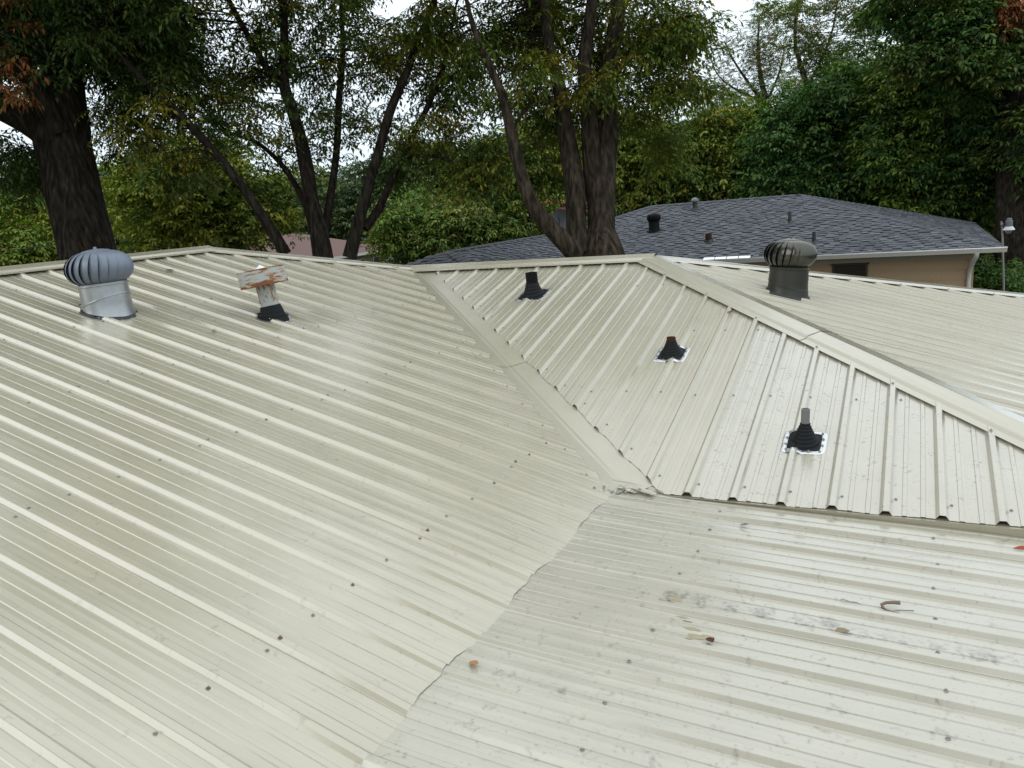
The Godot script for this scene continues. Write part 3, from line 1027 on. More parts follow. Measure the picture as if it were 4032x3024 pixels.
# ------------------------------------------------------------------ small litter on the roof
func leaf_litter() -> void:
	var spots := [
		["scuff_mark", "small tan leaf lying just past the seam on the porch roof", on_c(2.022, -1.279, -0.014), 0.045, 0.4, Color(0.38, 0.20, 0.09)],
		["scuff_mark", "dark red-brown curled leaf beside the brown stain on the porch roof", on_c(2.465, -0.584, -0.012), 0.05, 1.0, Color(0.10, 0.04, 0.025)],
		["scuff_mark", "orange-red leaf on the porch roof under the metal eave", on_c(3.606, 0.451, -0.012), 0.06, 0.1, Color(0.34, 0.08, 0.04)],
		["scuff_mark", "pale bark flake in the grimy band of the porch roof", on_c(2.695, -0.174, -0.013), 0.06, 2.4, Color(0.24, 0.20, 0.13)],
		["scuff_mark", "brown curled leaf hanging below the hip cap", on_b(-1.19, 5.93, -0.008), 0.055, 0.2, Color(0.26, 0.13, 0.07)],
		["scuff_mark", "tan leaf on the left slope below the galvanised vent", on_a(3.94, -4.35, -0.012), 0.06, 0.7, Color(0.30, 0.19, 0.09)],
		["scuff_mark", "little brown leaf caught behind the galvanised collar", on_a(3.60, -5.25, -0.010), 0.035, 0.1, Color(0.14, 0.08, 0.03)],
		["scuff_mark", "dark thin leaf high on the left slope under the ridge cap", on_a(4.84, -5.76, -0.012), 0.075, 2.6, Color(0.06, 0.06, 0.04)],
		["scuff_mark", "grey-blue scuff built as a flat leaf shape near the valley on the porch roof", on_c(3.478, -0.651, -0.014), 0.042, 0.0, Color(0.17, 0.175, 0.18)]]  # a scuff on the sheet, stood in for by a small leaf shape
	for e in spots:
		var b := MB.new()
		var c := cos(e[4])
		var s := sin(e[4])
		var rows := []
		for r in 7:
			var w := r / 6.0
			var wd: float = e[3] * 0.30 * pow(sin(PI * clampf(w, 0.03, 0.97)), 0.8)
			var row := []
			for q in 3:
				var x: float = (w - 0.5) * e[3]
				var y: float = (q - 1) * wd
				row.push_back(e[2] + Vector3(x * c - y * s, 0.004 + absf(q - 1) * wd * 0.45 + 0.010 * pow(w, 2.0), x * s + y * c))
			rows.push_back(row)
		b.grid(rows, false, Vector3.INF, e[5])
		solo(e[0], b, mats.tint, e[1], "leaf", "leaves fallen on the metal roof")
	var tw := MB.new()
	var o := on_c(2.948, -0.05, -0.010)
	var tp := []
	for e in [[0.016, 0.055, 0.010], [0.012, 0.030, 0.010], [0.004, 0.006, 0.009], [-0.012, -0.006, 0.008], [-0.030, -0.002, 0.006], [-0.042, 0.006, 0.006]]:
		tp.push_back(o + dirz(e[0], e[1], e[2]))
	tw.tube(tp, [0.0075, 0.0065, 0.006, 0.006, 0.0065, 0.003], 7, Color(0.20, 0.15, 0.115))
	tw.tube([o + dirz(-0.044, 0.006, 0.006), o + dirz(-0.046, 0.03, 0.005), o + dirz(-0.030, 0.06, 0.006), o + dirz(-0.024, 0.10, 0.006)], [0.002, 0.0015, 0.0015, 0.002], 5, Color(0.12, 0.11, 0.10))
	solo("curled_twig", tw, mats.tint, "hooked brown twig lying between ribs of the porch roof", "twig", "twigs fallen on the metal roof")
	tw = MB.new()
	o = on_c(2.93, -0.163, -0.014)
	tw.tube([o + dirz(0.004, -0.035, 0.003), o + dirz(0.012, -0.03, 0.004), o + dirz(0.008, -0.015, 0.003), o + dirz(0.0, 0.0, 0.003), o + dirz(0.004, 0.02, 0.003), o + dirz(-0.01, 0.034, 0.003)], [0.001, 0.0013, 0.0013, 0.0013, 0.0013, 0.001], 5, Color(0.13, 0.13, 0.12))
	solo("curled_twig", tw, mats.tint, "hair-thin curly grey tendril on the porch roof", "twig", "twigs fallen on the metal roof")
	# brown stain blots running down beside a porch rib, dried on the paint
	var st := MB.new()
	for e in [[2.716, -0.775, 0.030, 0.012], [2.745, -0.79, 0.016, 0.006], [2.68, -0.74, 0.02, 0.005], [2.60, -0.715, 0.020, 0.008], [2.575, -0.69, 0.018, 0.006], [2.535, -0.665, 0.030, 0.011], [2.49, -0.638, 0.032, 0.013], [2.51, -0.60, 0.022, 0.005], [2.47, -0.66, 0.014, 0.006]]:
		var pts := []
		for q in 12:
			var f := TAU * q / 12.0
			var k := 1.0 + 0.35 * fnl.get_noise_2d(q * 61.0, e[0] * 900.0)
			var u: float = e[0] + sin(f) * e[3] * k
			var v: float = e[1] + cos(f) * e[2] * k
			pts.push_back(on_c(u, v, prof_h(u - U0) + 0.0012))
		st.face(pts, Vector3.UP, Color(0.36, 0.31, 0.20))
	var so := part("stain", st, mats.tint, house)
	so.set_meta("label", "dried brown stain on the porch sheet")

# ------------------------------------------------------------------ trees
func spray_mesh(seed_: int, leaves: int, ln: float, wd: float, size: float, droop: float) -> ArrayMesh:
	# a few twigs from one point, leaves set alternately along each and hanging a little
	var r := RandomNumberGenerator.new()
	r.seed = seed_
	var b := MB.new()
	var nt := 3
	for tw in nt:
		var f := TAU * (tw + r.randf() * 0.7) / nt
		var dir := Vector3(cos(f), r.randf_range(-0.15, 0.55), sin(f)).normalized()
		var tl := size * r.randf_range(0.65, 1.05)
		var o := Vector3(r.randf_range(-0.2, 0.2), r.randf_range(-0.2, 0.2), r.randf_range(-0.2, 0.2)) * size
		var per := leaves / nt
		var prev := o
		for k in per + 1:
			var w := float(k) / per
			var p := o + dir * tl * w - Vector3.UP * droop * size * w * w
			if k > 0:
				var sd := (p - prev).cross(Vector3.UP).normalized() * 0.0035
				b.face([prev - sd, prev + sd, p + sd, p - sd], Vector3.UP, Color(0.7, 0.5, 0.35))
			prev = p
			var along := (dir - Vector3.UP * droop * 2.0 * w * size / tl).normalized()
			var flat := along.cross(Vector3.UP).normalized()
			var turn := (1.0 if k % 2 == 0 else -1.0)
			var d := (along * r.randf_range(0.35, 0.9) + flat * turn * r.randf_range(0.5, 1.0) + Vector3.UP * r.randf_range(-0.75, 0.1)).normalized()
			if k == per:
				d = (along + Vector3.UP * r.randf_range(-0.5, 0.0)).normalized()
			var side := d.cross(Vector3(r.randf_range(-0.5, 0.5), 1, r.randf_range(-0.5, 0.5))).normalized()
			var l := ln * r.randf_range(0.6, 1.3)
			var ww := wd * r.randf_range(0.75, 1.2)
			var n1 := side.cross(d).normalized()
			if n1.y < 0.0:
				n1 = -n1
			var col := Color.WHITE * r.randf_range(0.75, 1.2)
			col.a = 1.0
			var i0 := b.vert(p, n1, Vector2.ZERO, col)
			b.vert(p + d * l * 0.45 + side * ww * 0.5 + n1 * ww * 0.12, (n1 - side * 0.3).normalized(), Vector2.ZERO, col)
			b.vert(p + d * l - Vector3.UP * l * 0.12, n1, Vector2.ZERO, col)
			b.vert(p + d * l * 0.45 - side * ww * 0.5 + n1 * ww * 0.12, (n1 + side * 0.3).normalized(), Vector2.ZERO, col)
			b.tri(i0, i0 + 1, i0 + 2)
			b.tri(i0, i0 + 2, i0 + 3)
	return b.mesh()

var sprays := []

# clumps: [px, py, rx px, ry px, depth, spread m, clumps, sprays in each, clump radius m]
func crown(t: Node3D, regions: Array, spray: ArrayMesh, cols: Array, seed_: int, scale := 1.0, dens := 1.3) -> Array:
	var r := RandomNumberGenerator.new()
	r.seed = seed_
	var xf := []
	var cc := []
	var centres := []
	for e in regions:
		for k in e[6]:
			var f := r.randf() * TAU
			var rad := sqrt(r.randf())
			var c := at(e[0] + cos(f) * e[2] * rad, e[1] + sin(f) * e[3] * rad, e[4] + r.randf_range(-1.0, 1.0) * e[5])
			if c.y < 0.4:
				continue
			centres.push_back(c)
			var base: Color = cols[r.randi() % cols.size()]
			var cr: float = e[8] * r.randf_range(0.6, 1.3)
			for j in maxi(1, int(e[7] * dens)):
				var d := Vector3(r.randfn(), r.randfn() * 0.7, r.randfn()) * cr * 0.46
				var yb := Basis(Vector3.UP, r.randf() * TAU) * Basis(Vector3.RIGHT, r.randfn() * 0.35)
				xf.push_back(Transform3D(yb.scaled(Vector3.ONE * scale * r.randf_range(0.75, 1.25)), c + d))
				var kk := r.randf_range(1.2, 2.1)
				cc.push_back(Color(base.r * kk * r.randf_range(0.9, 1.12), base.g * kk, base.b * kk))
	var mm := MultiMesh.new()
	mm.transform_format = MultiMesh.TRANSFORM_3D
	mm.use_colors = true
	mm.mesh = spray
	mm.instance_count = xf.size()
	for k in xf.size():
		mm.set_instance_transform(k, xf[k])
		mm.set_instance_color(k, cc[k])
	var o := MultiMeshInstance3D.new()
	o.name = "crown"
	o.multimesh = mm
	o.material_override = mats.leaf
	o.set_meta("kind", "stuff")
	t.add_child(o, true)
	o.position = -t.position
	return centres

# a knotty limb along points with radii, bark relief in the surface
func limb(path: Array, rad: Array, seed_: float, seg := 20, rough := 1.0) -> MB:
	# resample
	var cv := Curve3D.new()
	for k in path.size():
		var tan_: Vector3 = (path[mini(k + 1, path.size() - 1)] - path[maxi(k - 1, 0)]) * 0.18
		cv.add_point(path[k], -tan_, tan_)
	cv.bake_interval = 0.05
	var ln := cv.get_baked_length()
	var nr := maxi(4, ceili(ln / 0.16))
	# radius by nearest fraction of the path length
	var cum := [0.0]
	for k in range(1, path.size()):
		cum.push_back(cum[k - 1] + path[k].distance_to(path[k - 1]))
	var rows := []
	var b := MB.new()
	var prev := Vector3(1, 0, 0.2)
	for r in nr:
		var s := ln * r / (nr - 1)
		var p := cv.sample_baked(s, true)
		var p2 := cv.sample_baked(minf(s + 0.08, ln), true)
		var p0 := cv.sample_baked(maxf(s - 0.08, 0.0), true)
		var d := (p2 - p0).normalized()
		var x := (prev - d * prev.dot(d)).normalized()
		prev = x
		var y := d.cross(x)
		var w: float = s / ln * cum[-1]
		var rr: float = rad[-1]
		for k in cum.size() - 1:
			if w <= cum[k + 1]:
				rr = lerpf(rad[k], rad[k + 1], (w - cum[k]) / maxf(cum[k + 1] - cum[k], 1e-4))
				break
		var row := []
		for q in seg:
			var f := TAU * q / seg
			var big := fnl.get_noise_3d(cos(f) * 22.0 + seed_, s * 26.0, sin(f) * 22.0)
			var rid := absf(fnl.get_noise_3d(cos(f) * 190.0 + seed_, s * 30.0, sin(f) * 190.0))
			row.push_back(p + (x * cos(f) + y * sin(f)) * rr * (1.0 + 0.16 * big * rough - 0.20 * rid * rough))
		rows.push_back(row)
	var k0 := b.v.size()
	var tmp := MB.new()
	for r in nr:
		var c := Vector3.ZERO
		for q in seg:
			c += rows[r][q]
		c /= seg
		for q in seg:
			var pa: Vector3 = rows[maxi(r - 1, 0)][q]
			var pb: Vector3 = rows[mini(r + 1, nr - 1)][q]
			var nn: Vector3 = (pb - pa).cross(rows[r][(q + 1) % seg] - rows[r][(q - 1 + seg) % seg]).normalized()
			if nn.dot(rows[r][q] - c) < 0.0:
				nn = -nn
			b.vert(rows[r][q], nn, Vector2(float(q) / seg, r * 0.1))
	for r in nr - 1:
		for q in seg:
			var a := k0 + r * seg + q
			var bb := k0 + r * seg + (q + 1) % seg
			b.tri(a, bb, bb + seg)
			b.tri(a, bb + seg, a + seg)
	return b

# stems: arrays of [px, py, depth, width px]; the first starts at the ground
func px_path(pts: Array, ground := false) -> Array:
	var path := []
	var rad := []
	for e in pts:
		path.push_back(at(e[0], e[1], e[2]))
		rad.push_back(e[3] * 0.5 * e[2] / FOCAL)
	if ground:
		var p: Vector3 = path[0]
		var d: Vector3 = (path[0] - path[1]).normalized()
		var g := p + d * ((p.y + 0.2) / maxf(-d.y, 0.6)) * 0.85
		g.y = -0.25
		path.push_front(p.lerp(g, 0.75))
		rad.push_front(rad[0] * 1.12)
		path.push_front(g)
		rad.push_front(rad[0] * 1.45)
	return [path, rad]

func twigs(t: Node3D, centres: Array, stems: Array, bark: Material, r0: float, most: int) -> void:
	var b := MB.new()
	var k := 0
	for c in centres:
		k += 1
		if k > most:
			break
		var best := Vector3.ZERO
		var bd := 1e9
		for st in stems:
			for q in range(0, st.size()):
				var p: Vector3 = st[q]
				var d := p.distance_to(c) + (1.6 if p.y > c.y else 0.0)
				if d < bd:
					bd = d
					best = p
		if bd > 7.0:
			continue
		var m := best.lerp(c, 0.5) + Vector3(fnl.get_noise_1d(k * 31.0), 0.5 + fnl.get_noise_1d(k * 57.0), fnl.get_noise_1d(k * 77.0)) * bd * 0.14
		var pts := []
		var rad := []
		for q in 7:
			var w := q / 6.0
			pts.push_back(best.lerp(m, w).lerp(m.lerp(c, w), w) + Vector3(fnl.get_noise_2d(k * 13.0, q * 60.0), fnl.get_noise_2d(k * 17.0, q * 60.0), 0) * 0.05 * bd * sin(w * PI))
			rad.push_back(lerpf(r0 * clampf(bd * 0.4, 0.5, 1.4), 0.006, pow(w, 0.7)))
		b.tube(pts, rad, 6)
	if b.v.size() > 0:
		var bo := part("branches", b, bark, t)
		bo.set_meta("kind", "stuff")

func stem_points(path: Array) -> Array:
	var o := []
	for k in path.size() - 1:
		for q in 6:
			o.push_back(path[k].lerp(path[k + 1], q / 6.0))
	return o

func tree(called: String, label: String, stems: Array, bark: Material, regions: Array, spray: int, cols: Array, seed_: int, scale := 1.0, group := "", twig_r := 0.03, most := 90, dens := 1.3) -> Node3D:
	var first := px_path(stems[0], true)
	var o: Vector3 = first[0][0]
	var t := thing(called, label, "tree", Vector3(o.x, 0, o.z), group)
	part("trunk", limb(first[0], first[1], seed_ * 3.1, 40), bark, t)
	var sp := [stem_points(first[0])]
	for k in range(1, stems.size()):
		var e := px_path(stems[k])
		part("limb", limb(e[0], e[1], seed_ * 3.1 + k * 17.0, 14), bark, t)
		sp.push_back(stem_points(e[0]))
	var c := crown(t, regions, sprays[spray], cols, seed_, scale, dens)
	twigs(t, c, sp, bark, twig_r, most)
	return t

func build_trees() -> void:
	sprays = [spray_mesh(1, 18, 0.105, 0.042, 0.30, 0.5), spray_mesh(2, 21, 0.14, 0.065, 0.45, 0.35), spray_mesh(3, 21, 0.20, 0.095, 0.65, 0.3), spray_mesh(4, 15, 0.13, 0.055, 0.26, 0.7)]
	var dark := [Color(0.045, 0.078, 0.024), Color(0.036, 0.064, 0.022), Color(0.065, 0.095, 0.024), Color(0.055, 0.068, 0.02)]
	var olive := [Color(0.115, 0.13, 0.022), Color(0.09, 0.115, 0.020), Color(0.07, 0.10, 0.022), Color(0.15, 0.14, 0.022), Color(0.06, 0.09, 0.022)]
	var yellow := [Color(0.20, 0.21, 0.035), Color(0.15, 0.18, 0.03), Color(0.10, 0.14, 0.03), Color(0.26, 0.24, 0.04)]
	var mid := [Color(0.085, 0.14, 0.028), Color(0.105, 0.15, 0.028), Color(0.065, 0.11, 0.026), Color(0.13, 0.16, 0.034)]
	var deep := [Color(0.036, 0.078, 0.024), Color(0.048, 0.095, 0.028), Color(0.030, 0.064, 0.022), Color(0.06, 0.105, 0.026)]
	var rust := [Color(0.16, 0.06, 0.025), Color(0.22, 0.09, 0.04), Color(0.12, 0.045, 0.02), Color(0.24, 0.13, 0.05)]
	# big oak on the left
	var d := 14.0
	var t := tree("oak_tree", "massive dark oak with a leaning furrowed trunk behind the ridge", [
		[[345, 1000, d, 205], [300, 800, d, 215], [262, 620, d, 225], [245, 500, d, 220], [245, 350, d, 165], [260, 200, d, 130], [270, 0, d, 110], [300, -400, d, 80], [380, -900, d, 40]],
		[[225, 560, d, 120], [130, 480, d - 0.2, 125], [0, 415, d - 0.5, 110], [-200, 330, d - 1.0, 90], [-500, 100, d - 1.5, 50]],
		[[240, 520, d - 0.3, 90], [130, 330, d - 0.7, 75], [40, 130, d - 1.2, 60], [-40, -150, d - 1.6, 45], [-150, -600, d - 2.0, 20]],
		[[262, 250, d, 60], [420, 60, d + 0.5, 50], [620, -150, d + 1, 40], [900, -500, d + 1, 20]]],
		mats.bark_b, [
		[300, 50, 320, 140, d, 1.6, 74, 14, 0.6], [120, 200, 160, 200, d + 1.2, 0.8, 24, 12, 0.6], [520, 150, 250, 160, d + 1, 1.5, 46, 13, 0.55], [460, 420, 150, 190, d + 1.5, 1.0, 18, 10, 0.5], [60, 620, 110, 110, d + 1.0, 1.0, 14, 12, 0.5], [640, 300, 140, 150, d + 1, 1, 9, 9, 0.45],
		[250, -380, 800, 300, d, 3.0, 80, 13, 0.8], [100, -900, 700, 400, d, 3.0, 70, 13, 0.9], [-500, 200, 400, 600, d, 2.5, 70, 13, 0.8],
		[-100, -1500, 1300, 600, 9.5, 2.5, 90, 13, 0.9], [-1400, -300, 800, 900, 10.5, 2.5, 70, 13, 0.9]], 0, dark, 101, 1.05, "", 0.04, 120, 1.1)
	# russet leaves on its outer left twigs
	var cr := crown(t, [[70, 130, 60, 190, d - 1.6, 0.3, 9, 2, 0.24], [20, 330, 60, 90, d - 1.5, 0.3, 5, 2, 0.2], [80, 390, 40, 40, d - 1.4, 0.2, 3, 2, 0.16]], sprays[3], rust, 102, 0.75)
	# many-stemmed tree
	d = 14.4
	tree("elm_tree", "slender dark many-stemmed tree fanning up behind the dip in the ridge", [
		[[1270, 1010, d, 83], [1248, 880, d, 70], [1225, 790, d, 59], [1195, 600, d, 56], [1150, 430, d, 50], [1118, 330, d, 45], [1120, 200, d, 36], [1112, 0, d, 32], [1090, -350, d, 22], [1060, -800, d, 10]],
		[[1128, 1000, d - 0.6, 49], [1000, 797, d - 0.9, 42], [873, 633, d - 1.1, 39], [760, 506, d - 1.3, 35], [633, 380, d - 1.4, 29], [560, 310, d - 1.5, 24], [420, 160, d - 1.7, 18], [250, -60, d - 2, 8]],
		[[1125, 350, d, 32], [1065, 290, d, 29], [1000, 180, d, 27], [900, 0, d, 24], [780, -250, d, 17], [700, -500, d, 7]],
		[[1232, 900, d, 34], [1195, 790, d + 0.2, 29], [1115, 655, d + 0.4, 24], [1010, 560, d + 0.6, 17], [920, 530, d + 0.7, 13], [850, 480, d + 0.8, 6]],
		[[1272, 960, d + 0.3, 39], [1300, 780, d + 0.4, 35], [1325, 600, d + 0.5, 32], [1335, 400, d + 0.6, 28], [1350, 200, d + 0.6, 22], [1345, -100, d + 0.6, 14], [1400, -500, d + 0.6, 6]],
		[[1375, 1015, d - 0.3, 57], [1430, 800, d - 0.4, 49], [1490, 600, d - 0.5, 43], [1540, 430, d - 0.5, 38], [1600, 290, d - 0.5, 32], [1650, 150, d - 0.5, 27], [1700, 30, d - 0.5, 22], [1780, -200, d - 0.5, 15], [1850, -500, d - 0.5, 7]],
		[[1435, 900, d - 0.2, 38], [1485, 830, d - 0.1, 35], [1545, 700, d, 31], [1610, 560, d, 28], [1680, 430, d, 24], [1740, 280, d, 20], [1765, 180, d, 15], [1800, 0, d, 8]],
		[[1575, 650, d, 18], [1610, 620, d - 0.2, 17], [1690, 612, d - 0.4, 15], [1765, 632, d - 0.6, 14], [1830, 672, d - 0.8, 11], [1890, 735, d - 0.9, 8], [1945, 790, d - 1.0, 5]],
		[[900, 665, d - 1.1, 14], [840, 600, d - 1.2, 12], [740, 585, d - 1.3, 10], [640, 610, d - 1.4, 5]]],
		mats.bark_b, [
		[800, 150, 330, 190, d + 0.7, 1.3, 31, 11, 0.5], [1250, 110, 330, 180, d + 0.9, 1.2, 36, 11, 0.5], [640, 450, 200, 200, d - 0.6, 1.2, 22, 10, 0.5], [950, 430, 200, 170, d, 1.4, 20, 10, 0.5], [1400, 360, 170, 200, d + 1.0, 1.0, 20, 11, 0.5], [1680, 240, 160, 230, d + 0.9, 1.0, 22, 11, 0.5], [1620, 120, 120, 100, d - 0.9, 0.4, 8, 8, 0.4], [1180, 500, 120, 120, d + 0.6, 1, 10, 9, 0.5], [1850, 640, 140, 110, d - 0.8, 0.5, 16, 10, 0.45], [1720, 560, 130, 110, d, 0.8, 14, 10, 0.5], [730, 640, 130, 90, d - 1, 0.6, 12, 10, 0.45], [1560, 640, 90, 120, d + 0.7, 0.6, 8, 9, 0.45],
		[1150, -340, 900, 220, d, 3.0, 95, 13, 0.8], [1150, -800, 800, 380, d - 1.0, 3.0, 85, 13, 0.95]], 0, olive + dark, 201, 0.98, "", 0.03, 150, 0.92)
	# heavy forked tree in the middle
	d = 13.6
	t = tree("maple_tree", "stout forked tree with a long bent limb between the two roofs", [
		[[2362, 1000, d, 203], [2366, 900, d, 114], [2370, 700, d, 115], [2388, 560, d, 97], [2396, 400, d, 81], [2405, 250, d, 70], [2425, 100, d, 61], [2445, -50, d, 53], [2480, -400, d, 32], [2520, -800, d, 13]],
		[[2290, 1000, d - 0.1, 89], [2272, 900, d - 0.1, 80], [2268, 750, d - 0.1, 81], [2245, 620, d - 0.1, 74], [2222, 480, d - 0.2, 66], [2200, 340, d - 0.2, 58], [2165, 200, d - 0.3, 50], [2140, 0, d - 0.3, 42], [2090, -400, d - 0.3, 24], [2060, -800, d, 9]],
		[[2345, 860, d + 0.12, 49], [2335, 700, d - 0.05, 78], [2325, 560, d - 0.2, 74], [2318, 430, d - 0.2, 65], [2302, 250, d - 0.1, 56], [2325, 60, d, 49], [2340, -200, d, 37], [2300, -600, d, 13]],
		[[2270, 1005, d - 0.5, 78], [2215, 945, d - 0.7, 74], [2165, 895, d - 0.8, 68], [2095, 800, d - 1.0, 58], [2052, 680, d - 1.1, 52], [2022, 560, d - 1.2, 48], [1995, 440, d - 1.3, 41], [1965, 340, d - 1.3, 34], [1910, 220, d - 1.4, 28], [1850, 60, d - 1.4, 21], [1800, -200, d - 1.4, 9]],
		[[2240, 470, d - 0.2, 21], [2160, 400, d - 0.4, 17], [2080, 420, d - 0.6, 13], [2020, 500, d - 0.8, 7]],
		[[2405, 330, d, 28], [2500, 180, d - 0.4, 23], [2620, 90, d - 0.8, 16], [2740, 60, d - 1.2, 8]]],
		mats.bark_c, [
		[1960, 110, 260, 150, d + 0.9, 1.0, 40, 11, 0.55], [2000, 260, 200, 120, d - 1.2, 0.5, 10, 9, 0.4], [2290, 110, 260, 150, d + 1.3, 0.9, 34, 11, 0.55], [2320, 330, 110, 70, d - 1.0, 0.4, 6, 8, 0.35], [2120, 420, 140, 130, d + 0.8, 0.8, 16, 10, 0.5], [2330, 380, 130, 140, d + 1.3, 0.6, 10, 10, 0.5], [2560, 200, 150, 220, d + 0.2, 1.2, 36, 11, 0.5], [2680, 100, 120, 110, d - 0.9, 0.6, 13, 8, 0.4], [2580, 560, 90, 110, d + 0.8, 0.8, 10, 10, 0.45], [1850, 380, 110, 130, d + 0.6, 0.8, 10, 10, 0.5], [2740, 350, 90, 60, d - 0.6, 0.4, 8, 8, 0.35],
		[2250, -340, 700, 230, d, 3.0, 60, 12, 0.8], [2250, -750, 600, 300, d, 3.0, 40, 12, 0.9]], 0, olive, 301, 1.0, "", 0.03, 130, 0.95)
	# hanging yellow-green tree behind the ridge, left of centre
	tree("hackberry_tree", "olive-yellow drooping tree between the oak and the many-stemmed tree", [[[700, 1000, 24, 60], [690, 800, 24, 50], [720, 600, 24, 40], [700, 450, 24, 20]], [[700, 780, 24, 30], [850, 640, 24, 22], [960, 600, 24, 10]], [[690, 740, 24, 30], [560, 620, 24, 20], [500, 560, 24, 9]]], mats.bark_b, [
		[620, 830, 200, 150, 23, 1.8, 46, 12, 0.8], [900, 850, 190, 140, 23.5, 1.8, 46, 12, 0.8], [760, 660, 250, 120, 24, 2.0, 36, 11, 0.8], [1080, 780, 90, 150, 24, 1.5, 16, 10, 0.7], [520, 680, 80, 100, 24, 1.0, 10, 10, 0.7]], 1, olive + [Color(0.19, 0.21, 0.034), Color(0.15, 0.18, 0.03), Color(0.17, 0.19, 0.03)], 401, 1.0, "", 0.03, 60)
	# yellow tree far left
	tree("sapling_tree", "bright yellow-green round tree left of the oak trunk", [[[90, 1040, 34, 50], [95, 900, 34, 40], [110, 780, 34, 20]]], mats.bark_b, [[110, 880, 150, 140, 33, 2, 60, 12, 1.0], [60, 990, 150, 70, 32, 2, 34, 12, 0.9], [-150, 880, 180, 200, 34, 2, 40, 12, 1.0]], 1, yellow + mid, 402, 1.3, "", 0.03, 20)
	# round bush by the red roofed house
	tree("bushy_tree", "light green bushy tree in front of the red-brown roof", [[[1760, 1030, 27, 40], [1760, 930, 27, 30], [1770, 850, 27, 14]]], mats.bark_b, [[1640, 930, 130, 90, 27, 1.5, 44, 12, 0.7], [1800, 900, 140, 120, 26.5, 1.5, 52, 12, 0.7], [1950, 880, 130, 110, 27, 1.5, 44, 12, 0.7], [1700, 830, 110, 60, 27.5, 1.0, 18, 11, 0.6]], 1, mid + [Color(0.13, 0.17, 0.05), Color(0.16, 0.18, 0.06)], 403, 1.0, "", 0.02, 20)
	# pink flowering shrub tree
	t = tree("flowering_tree", "crape myrtle with pink flower heads behind the satellite dish", [[[2200, 960, 33, 30], [2190, 880, 33, 24], [2200, 820, 33, 12]]], mats.bark_pale, [[2180, 880, 160, 80, 33, 1.5, 60, 12, 0.8], [2120, 760, 130, 70, 34, 1.5, 30, 11, 0.8], [2250, 760, 160, 70, 35, 1.5, 30, 11, 0.8]], 1, mid + olive, 404, 1.2, "", 0.02, 20)
	crown(t, [[2190, 800, 150, 28, 32, 0.6, 22, 3, 0.25], [1880, 830, 60, 14, 32, 0.5, 3, 2, 0.2]], sprays[3], [Color(0.55, 0.24, 0.22), Color(0.48, 0.20, 0.18)], 405, 0.8)
	# trees across the back, far off
	var far_cols := [Color(0.055, 0.085, 0.04), Color(0.045, 0.075, 0.035), Color(0.07, 0.10, 0.04), Color(0.085, 0.10, 0.04)]
	var fx := [[330, 880, 62], [480, 770, 66], [1050, 860, 58], [1250, 800, 64], [1480, 760, 60], [1700, 700, 64], [1950, 690, 58], [2200, 640, 62], [2480, 660, 56], [2650, 640, 52], [200, 760, 66], [-120, 820, 60]]
	var far_labels := ["far tree just right of the oak trunk", "far tree over the drooping olive tree", "far tree left of the many stems' base", "far tree behind the many stems' fork", "far tree over the red-brown roof", "far tree over the light green bushy tree", "far tree left of the bent limb", "far tree behind the stout fork", "far tree right of the stout trunk", "far tree left of the broad yellow-green tree", "far tree over the bright yellow-green round tree", "far tree left of the yellow-green round tree"]
	for k in fx.size():
		var e: Array = fx[k]
		var z: float = e[2]
		tree("far_tree", far_labels[k], [[[e[0], 1000 - 0.083 * e[0], z, 34], [e[0] + 5, e[1] + 60, z, 26], [e[0], e[1] - 40, z, 12]]], mats.bark_b, [[e[0], e[1], 150, 95, z, 2.5, 46, 12, 1.6], [e[0] + 30, e[1] + 100, 160, 80, z, 2.5, 34, 12, 1.6], [e[0] - 20, e[1] - 80, 90, 50, z, 2.0, 12, 11, 1.4]], 2, far_cols, 500 + k, 1.5, "far trees past the street" , 0.05, 14)
	# olive tree right of the stout trunk
	tree("hackberry_tree", "olive tree between the stout forked trunk and the shingled ridge", [[[2560, 830, 33, 30], [2550, 700, 33, 26], [2540, 560, 33, 14]]], mats.bark_b, [[2540, 660, 120, 130, 32.5, 1.6, 56, 12, 1.0], [2480, 540, 120, 100, 33, 1.6, 30, 11, 1.0], [2620, 760, 90, 60, 33, 1.4, 22, 11, 0.9]], 1, olive, 406, 1.4, "", 0.03, 40)
	tree("hackberry_tree", "olive tree behind the bent limb of the stout tree", [[[2080, 900, 27, 30], [2090, 760, 27, 24], [2080, 640, 27, 12]]], mats.bark_b, [[2130, 610, 160, 130, 27, 1.5, 34, 11, 0.8], [1950, 700, 120, 100, 27, 1.4, 20, 10, 0.8]], 1, olive + mid, 407, 1.15, "", 0.03, 40)
	# the wooded mass behind the grey shingled house
	tree("broad_tree", "broad yellow-green topped tree behind the shingled ridge", [[[2860, 800, 34, 60], [2850, 650, 34, 46], [2880, 520, 34, 20]]], mats.bark_b, [[2800, 620, 230, 150, 33, 2.2, 100, 12, 1.0], [2950, 520, 200, 90, 33.5, 2.0, 56, 12, 0.9], [2680, 740, 140, 90, 32.5, 1.6, 44, 12, 0.9], [2960, 700, 190, 90, 32.5, 1.8, 56, 12, 0.9]], 1, mid + olive, 601, 1.35, "trees behind the shingled house", 0.04, 40)
	tree("broad_tree", "deep green tree overhanging the shingled roof's peak", [[[3250, 800, 32, 70], [3240, 650, 32, 56], [3270, 450, 32, 26]], [[3240, 740, 31.5, 26], [3150, 690, 31.2, 20], [3060, 690, 31, 9]]], mats.bark_b, [[3250, 560, 240, 190, 31, 2.2, 120, 12, 1.0], [3150, 700, 220, 80, 30, 1.6, 60, 12, 0.8], [3420, 700, 190, 120, 30.5, 1.8, 70, 12, 0.9], [3380, 420, 180, 140, 32, 2.0, 50, 11, 1.0]], 1, deep, 602, 1.35, "trees behind the shingled house", 0.04, 50)
